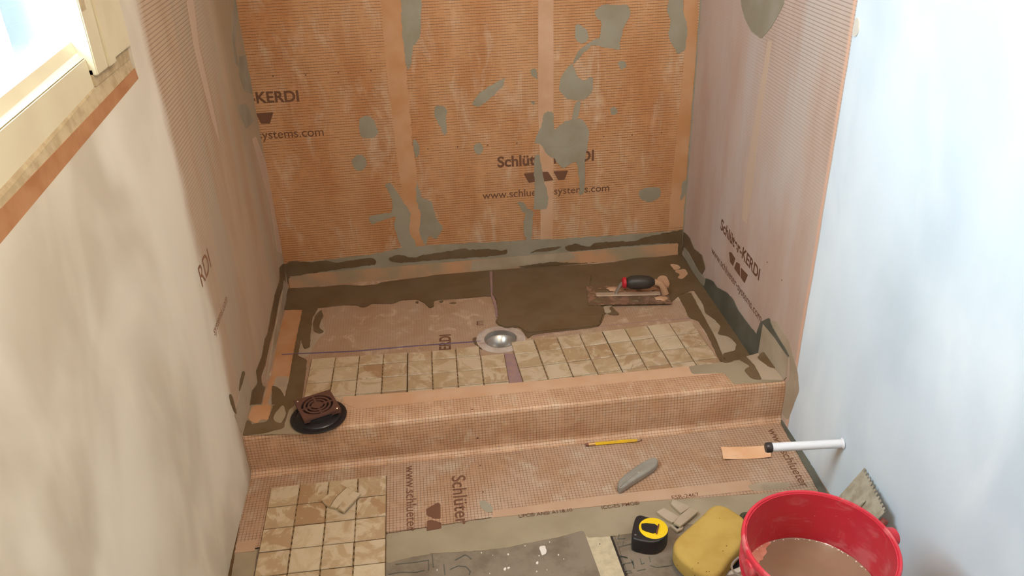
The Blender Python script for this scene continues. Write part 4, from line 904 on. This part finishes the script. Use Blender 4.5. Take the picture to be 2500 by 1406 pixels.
# ------------------------------------------------------------------ stub pipe from the right wall
w0, w1 = Vector((W - 0.001, -0.330, 0.177)), at((1884, 1092), 2, 0.175)
pp = thing('stub_pipe', 'white stub pipe with a dark cap sticking out of the right wall', 'pipe', w0)
dv = (w1 - w0).normalized()
bm = bmesh.new(); tube(bm, [w0, w0.lerp(w1, .5), w1], 0.0112, seg=28); from_bm('tube', bm, M['pvc'], pp, True)
bm = bmesh.new(); tube(bm, [w1 - dv * .001, w1, w1 + dv * .002, w1 + dv * .012, w1 + dv * .0155, w1 + dv * 0.0160], [0.010, 0.0125, 0.0132, 0.0132, 0.0115, 0.006], seg=28); from_bm('end_cap', bm, M['cap'], pp, True)
bm = bmesh.new(); tube(bm, [w0 + Vector((0, 0, 0)), w0 + dv * 0.003], [0.0145, 0.012], seg=24); from_bm('caulk_ring', bm, M['pvc'], pp, True)

# ------------------------------------------------------------------ tape measure
TO = [(345, 420), (400, 380), (470, 385), (560, 420), (700, 430), (820, 470), (885, 560), (903, 640), (880, 720), (800, 800), (680, 845), (520, 835), (320, 790), (285, 740), (300, 600)]
tz_ = 0.042
to = chaikin([at(px('e5', p), 2, tz_) for p in TO], 2); tcn = sum(to, Vector()) / len(to)
tm = thing('tape_measure', 'black tape measure with round yellow label lying on its side', 'tape measure', (tcn.x, tcn.y, 0))
pillow('case', to, 0.0002, tz_, 0.003, 0.005, 'tape_black', tm)
yc = at(px('e5', (650, 612)), 2, tz_); ry = (at(px('e5', (890, 612)), 2, tz_) - at(px('e5', (412, 612)), 2, tz_)).length / 2
bm = bmesh.new(); lathe(bm, [(0, 0.0016), (ry - 0.002, 0.0016), (ry, 0.0008), (ry, -0.001)], c=(yc.x, yc.y, tz_), seg=48); from_bm('label', bm, M['tape_yellow'], tm, True)
bm = bmesh.new(); prism(bm, [Vector((q.x, q.y, tz_ + 0.001)) for q in chaikin([at(px('e5', p), 2, tz_ + .004) for p in [(455, 520), (745, 545), (708, 705), (470, 640), (445, 580)]], 1)], Vector((0, 0, 1)), 0.0035); from_bm('belt_clip', bm, M['tape_black'], tm)
bm = bmesh.new(); prism(bm, [Vector((q.x, q.y, tz_ + 0.001)) for q in [at(px('e5', p), 2, tz_ + .004) for p in [(728, 545), (750, 547), (712, 708), (690, 698)]]], Vector((0, 0, 1)), 0.0045); from_bm('clip_edge', bm, simple('worn_brown_metal', srgb(150, 104, 90), 0.35, 0.8), tm)
s2 = at(px('e5', (350, 720)), 2, tz_); bm = bmesh.new(); lathe(bm, [(0, 0.0008), (0.0026, 0.0006), (0.0028, 0)], c=(s2.x, s2.y, tz_ - 0.0004), seg=16); from_bm('screw', bm, simple('grey_screw', srgb(140, 136, 140), 0.35, 0.6), tm, True)

# ------------------------------------------------------------------ white lid and sponge
lc = at((1752, 1338), 2, 0.012); R_ = 0.083
ld = thing('bucket_lid_ring', 'white plastic ring lying on the boards, mostly hidden under the sponge', 'ring', (lc.x, lc.y, 0))
bm = bmesh.new(); lathe(bm, [(R_ - 0.013, 0.0), (R_, 0.0), (R_ + .001, 0.004), (R_, 0.013), (R_ - 0.003, 0.015), (R_ - 0.010, 0.015), (R_ - 0.013, 0.012), (R_ - 0.013, 0.0)], c=(lc.x, lc.y, 0.0002), seg=64); from_bm('rim', bm, M['white_plastic'], ld, True)
bm = bmesh.new(); lathe(bm, [(0, 0.003), (R_ - 0.013, 0.003), (R_ - 0.013, 0.0005), (0, 0.0005)], c=(lc.x, lc.y, 0.0002), seg=48); from_bm('ring_shade_disc', bm, M['tape_black'], ld)  # black disc stands in for the shadow inside the ring
SO = [(1700, 250), (1850, 272), (2000, 365), (2160, 470), (2230, 640), (2190, 850), (2060, 1010), (1900, 1200), (1790, 1400), (1620, 1480), (1420, 1420), (1200, 1270), (1020, 1090), (972, 950), (1000, 850), (1090, 750), (1300, 565), (1490, 395), (1590, 285)]
so = densify(chaikin([at(px('e5', p), 2, 0.055) for p in SO], 2), 0.01); sc_ = sum(so, Vector()) / len(so)
sp = pillow('sponge', so, 0.0165, 0.066, 0.010, 0.012, 'sponge', None, nz=0.002)
tag(sp, 'big yellow grouting sponge with rounded corners resting on the white ring', 'sponge')

# ------------------------------------------------------------------ bucket of muddy water
bx, by, bz = 1.225, -0.805, 0.37
bk = thing('bucket', 'red plastic bucket half full of muddy water by the right wall', 'bucket', (bx, by, 0))
RR = 0.1420
rad = lambda z: 0.122 + (RR - 0.006 - 0.122) * z / bz
bm = bmesh.new(); lathe(bm, [(0, 0.001), (0.118, 0.001), (0.122, 0.006), (rad(.25), .25), (rad(.345), .345), (RR - .006, bz - .014), (RR - .007, bz - .003), (RR - .0095, bz - .003), (rad(.25) - .003, .25), (0.119, 0.012), (0, 0.012)], c=(bx, by, 0), seg=96); from_bm('shell', bm, M['red'], bk, True)
bm = bmesh.new(); lathe(bm, [(RR - .006, bz - .016), (RR - .001, bz - .015), (RR, bz - .010), (RR, bz - .003), (RR - .002, bz), (RR - .006, bz), (RR - .008, bz - .003), (RR - .0075, bz - .012)], c=(bx, by, 0), seg=96); from_bm('rim', bm, M['red_rim'], bk, True)
for q in (0.300, 0.322):
    bm = bmesh.new(); r_ = rad(q); lathe(bm, [(r_ - .001, q - .003), (r_ + .006, q - .002), (r_ + .006, q + .001), (r_ - .001, q + .002)], c=(bx, by, 0), seg=96); from_bm('rib', bm, M['red'], bk, True)
ea = at((2194, 1312), 2, 0.325); ead = Vector((math.cos(math.radians(7)), math.sin(math.radians(7)), 0))
for sg in (1, -1):
    fo = 1.0 if sg > 0 else 0.35; d_ = ead * sg; c_ = Vector((bx, by, 0.342)) + d_ * (rad(.342)); bm = bmesh.new()
    tube(bm, [c_ - d_ * .004, c_ + d_ * .016 * fo, c_ + d_ * .028 * fo, c_ + d_ * .032 * fo], [0.019, 0.019, 0.0165, 0.011], seg=24); from_bm('handle_ear', bm, M['red'], bk, True)
bm = bmesh.new(); pr = Vector((-ead.y, ead.x, 0)); pr = pr if pr.y < 0 else -pr; hp = []
for i in range(25):
    a = math.pi * i / 24; q = ead * math.cos(a) * (rad(.3) + 0.019) - pr * math.sin(a) * (rad(.3) + 0.012); hp.append(Vector((bx, by, 0.325 - 0.11 * math.sin(a))) + q)
tube(bm, hp, 0.0022, seg=8); from_bm('wire_handle', bm, M['steel'], bk, True)
WZ = 0.250
bm = bmesh.new(); random.seed(21)
for k in range(46):
    a = random.uniform(0.2, 3.0); rr_ = rad(WZ) - 0.0045 - abs(random.gauss(0, .0015)); q = random.uniform(.0007, .0018)
    lathe(bm, [(0, q * .9), (q * .7, q * .6), (q, 0)], c=(bx + rr_ * math.cos(a), by + rr_ * math.sin(a), WZ + 0.0006), seg=8)
bubs = bm
bm = bmesh.new(); rw_ = rad(WZ) - 0.0032
lathe(bm, [(0, 0), (rw_ * .5, 0.0), (rw_ - .003, 0.0), (rw_ - 0.0004, 0.0014), (rw_ - 0.0016, -0.02), (0, -0.02)], c=(bx, by, WZ), seg=96)
wt = from_bm('muddy_water', bm, M['water'], None, True); tag(wt, 'brown muddy water filling the red bucket', 'water')
SURF['W'] = (2, WZ, Vector((0, 0, 1)), Vector((1, 0, 0)), Vector((0, 1, 0)))
o = from_bm('glint_bubbles', bubs, simple('bubble', srgb(230, 214, 204), 0.1, spec=0.8), wt, True); o['kind'] = 'stuff'  # pale glossy foam dots, added to give glints along the waterline
patch('W', 'e6', [(285, 1110), (340, 1040), (410, 990), (480, 985), (500, 1020), (440, 1090), (470, 1130), (420, 1170), (400, 1220), (350, 1270), (300, 1200), (270, 1150)], 'foam', wt, name='scum_patch', thick=0.0012, rag=0.003)

# ------------------------------------------------------------------ notched trowel behind the bucket
n0 = at((2110, 1142), 0, W - 0.004); n1 = at((2163, 1246), 0, W - 0.03); nb0 = at((1965, 1262), 0, 1.42)
ntr = thing('notched_trowel', 'mortar crusted notched steel trowel leaning on the right wall behind the bucket', 'trowel', (1.45, -0.45, 0))
ed_ = (n1 - n0); ln = ed_.length; eu = ed_.normalized()
back = (at((2000, 1225), 0, 1.465) - n0); back = (back - eu * back.dot(eu)).normalized(); nn = eu.cross(back).normalized()
bm = bmesh.new(); pts = []; NT_ = 12
for i in range(NT_):
    a0 = i / NT_; w_ = 1 / NT_
    for (u_, d_) in ((0, 0.0), (.45, 0.0), (.55, 0.006), (.95, 0.006)): pts.append(n0 + eu * ln * (a0 + w_ * u_) + back * d_)
pts.append(n0 + eu * ln); pts += [n0 + eu * ln + back * 0.26, n0 + back * 0.26]
prism(bm, pts, nn, 0.0014); from_bm('notched_blade', bm, M['trowel_grey'], ntr)
bm = bmesh.new(); q0 = n0 + eu * ln * .55 + back * 0.035; q1 = n0 + eu * ln * .5 + back * 0.235
sgn = 1 if nn.dot(Vector((CX, CY, CZ)) - n0) > 0 else -1
tube(bm, [q0 + nn * sgn * 0.003, q0.lerp(q1, .1) + nn * sgn * .005, q0.lerp(q1, .9) + nn * sgn * .005, q1 + nn * sgn * .003], [0.002, 0.006, 0.006, 0.002], seg=12); from_bm('mounting_bar', bm, M['trowel_grey'], ntr, True)
g0 = q1 - back * 0.02 + nn * sgn * 0.012
bm = bmesh.new(); g1 = at((1822, 1262), 2, 0.03)
hk = at((1812, 1262), 2, 0.012)
hookt = thing('hook_handle', 'small dark green ring handle poking out left of the bucket', 'handle', (hk.x, hk.y, 0))
bm = bmesh.new(); pts = [Vector((hk.x + 0.012 + 0.012 * math.cos(a), hk.y + 0.012 * math.sin(a), 0.0075)) for a in [math.radians(60 + k * 22) for k in range(11)]]
tube(bm, pts + [Vector((hk.x + 0.05, hk.y - 0.016, 0.0075)), Vector((hk.x + 0.12, hk.y - 0.03, 0.0075))], 0.006, seg=12); from_bm('ring', bm, simple('dark_green_metal', srgb(74, 74, 54), 0.5, 0.3), hookt, True)
bm = bmesh.new(); rc = n1 + back * 0.02 - nn * sgn * 0.012; tube(bm, [rc + eu * .004, rc + eu * .012 + back * .05, rc + back * .12], [0.008, 0.012, 0.012], seg=14); from_bm('handle', bm, simple('dull_red_handle', srgb(128, 64, 56), 0.5), ntr, True)
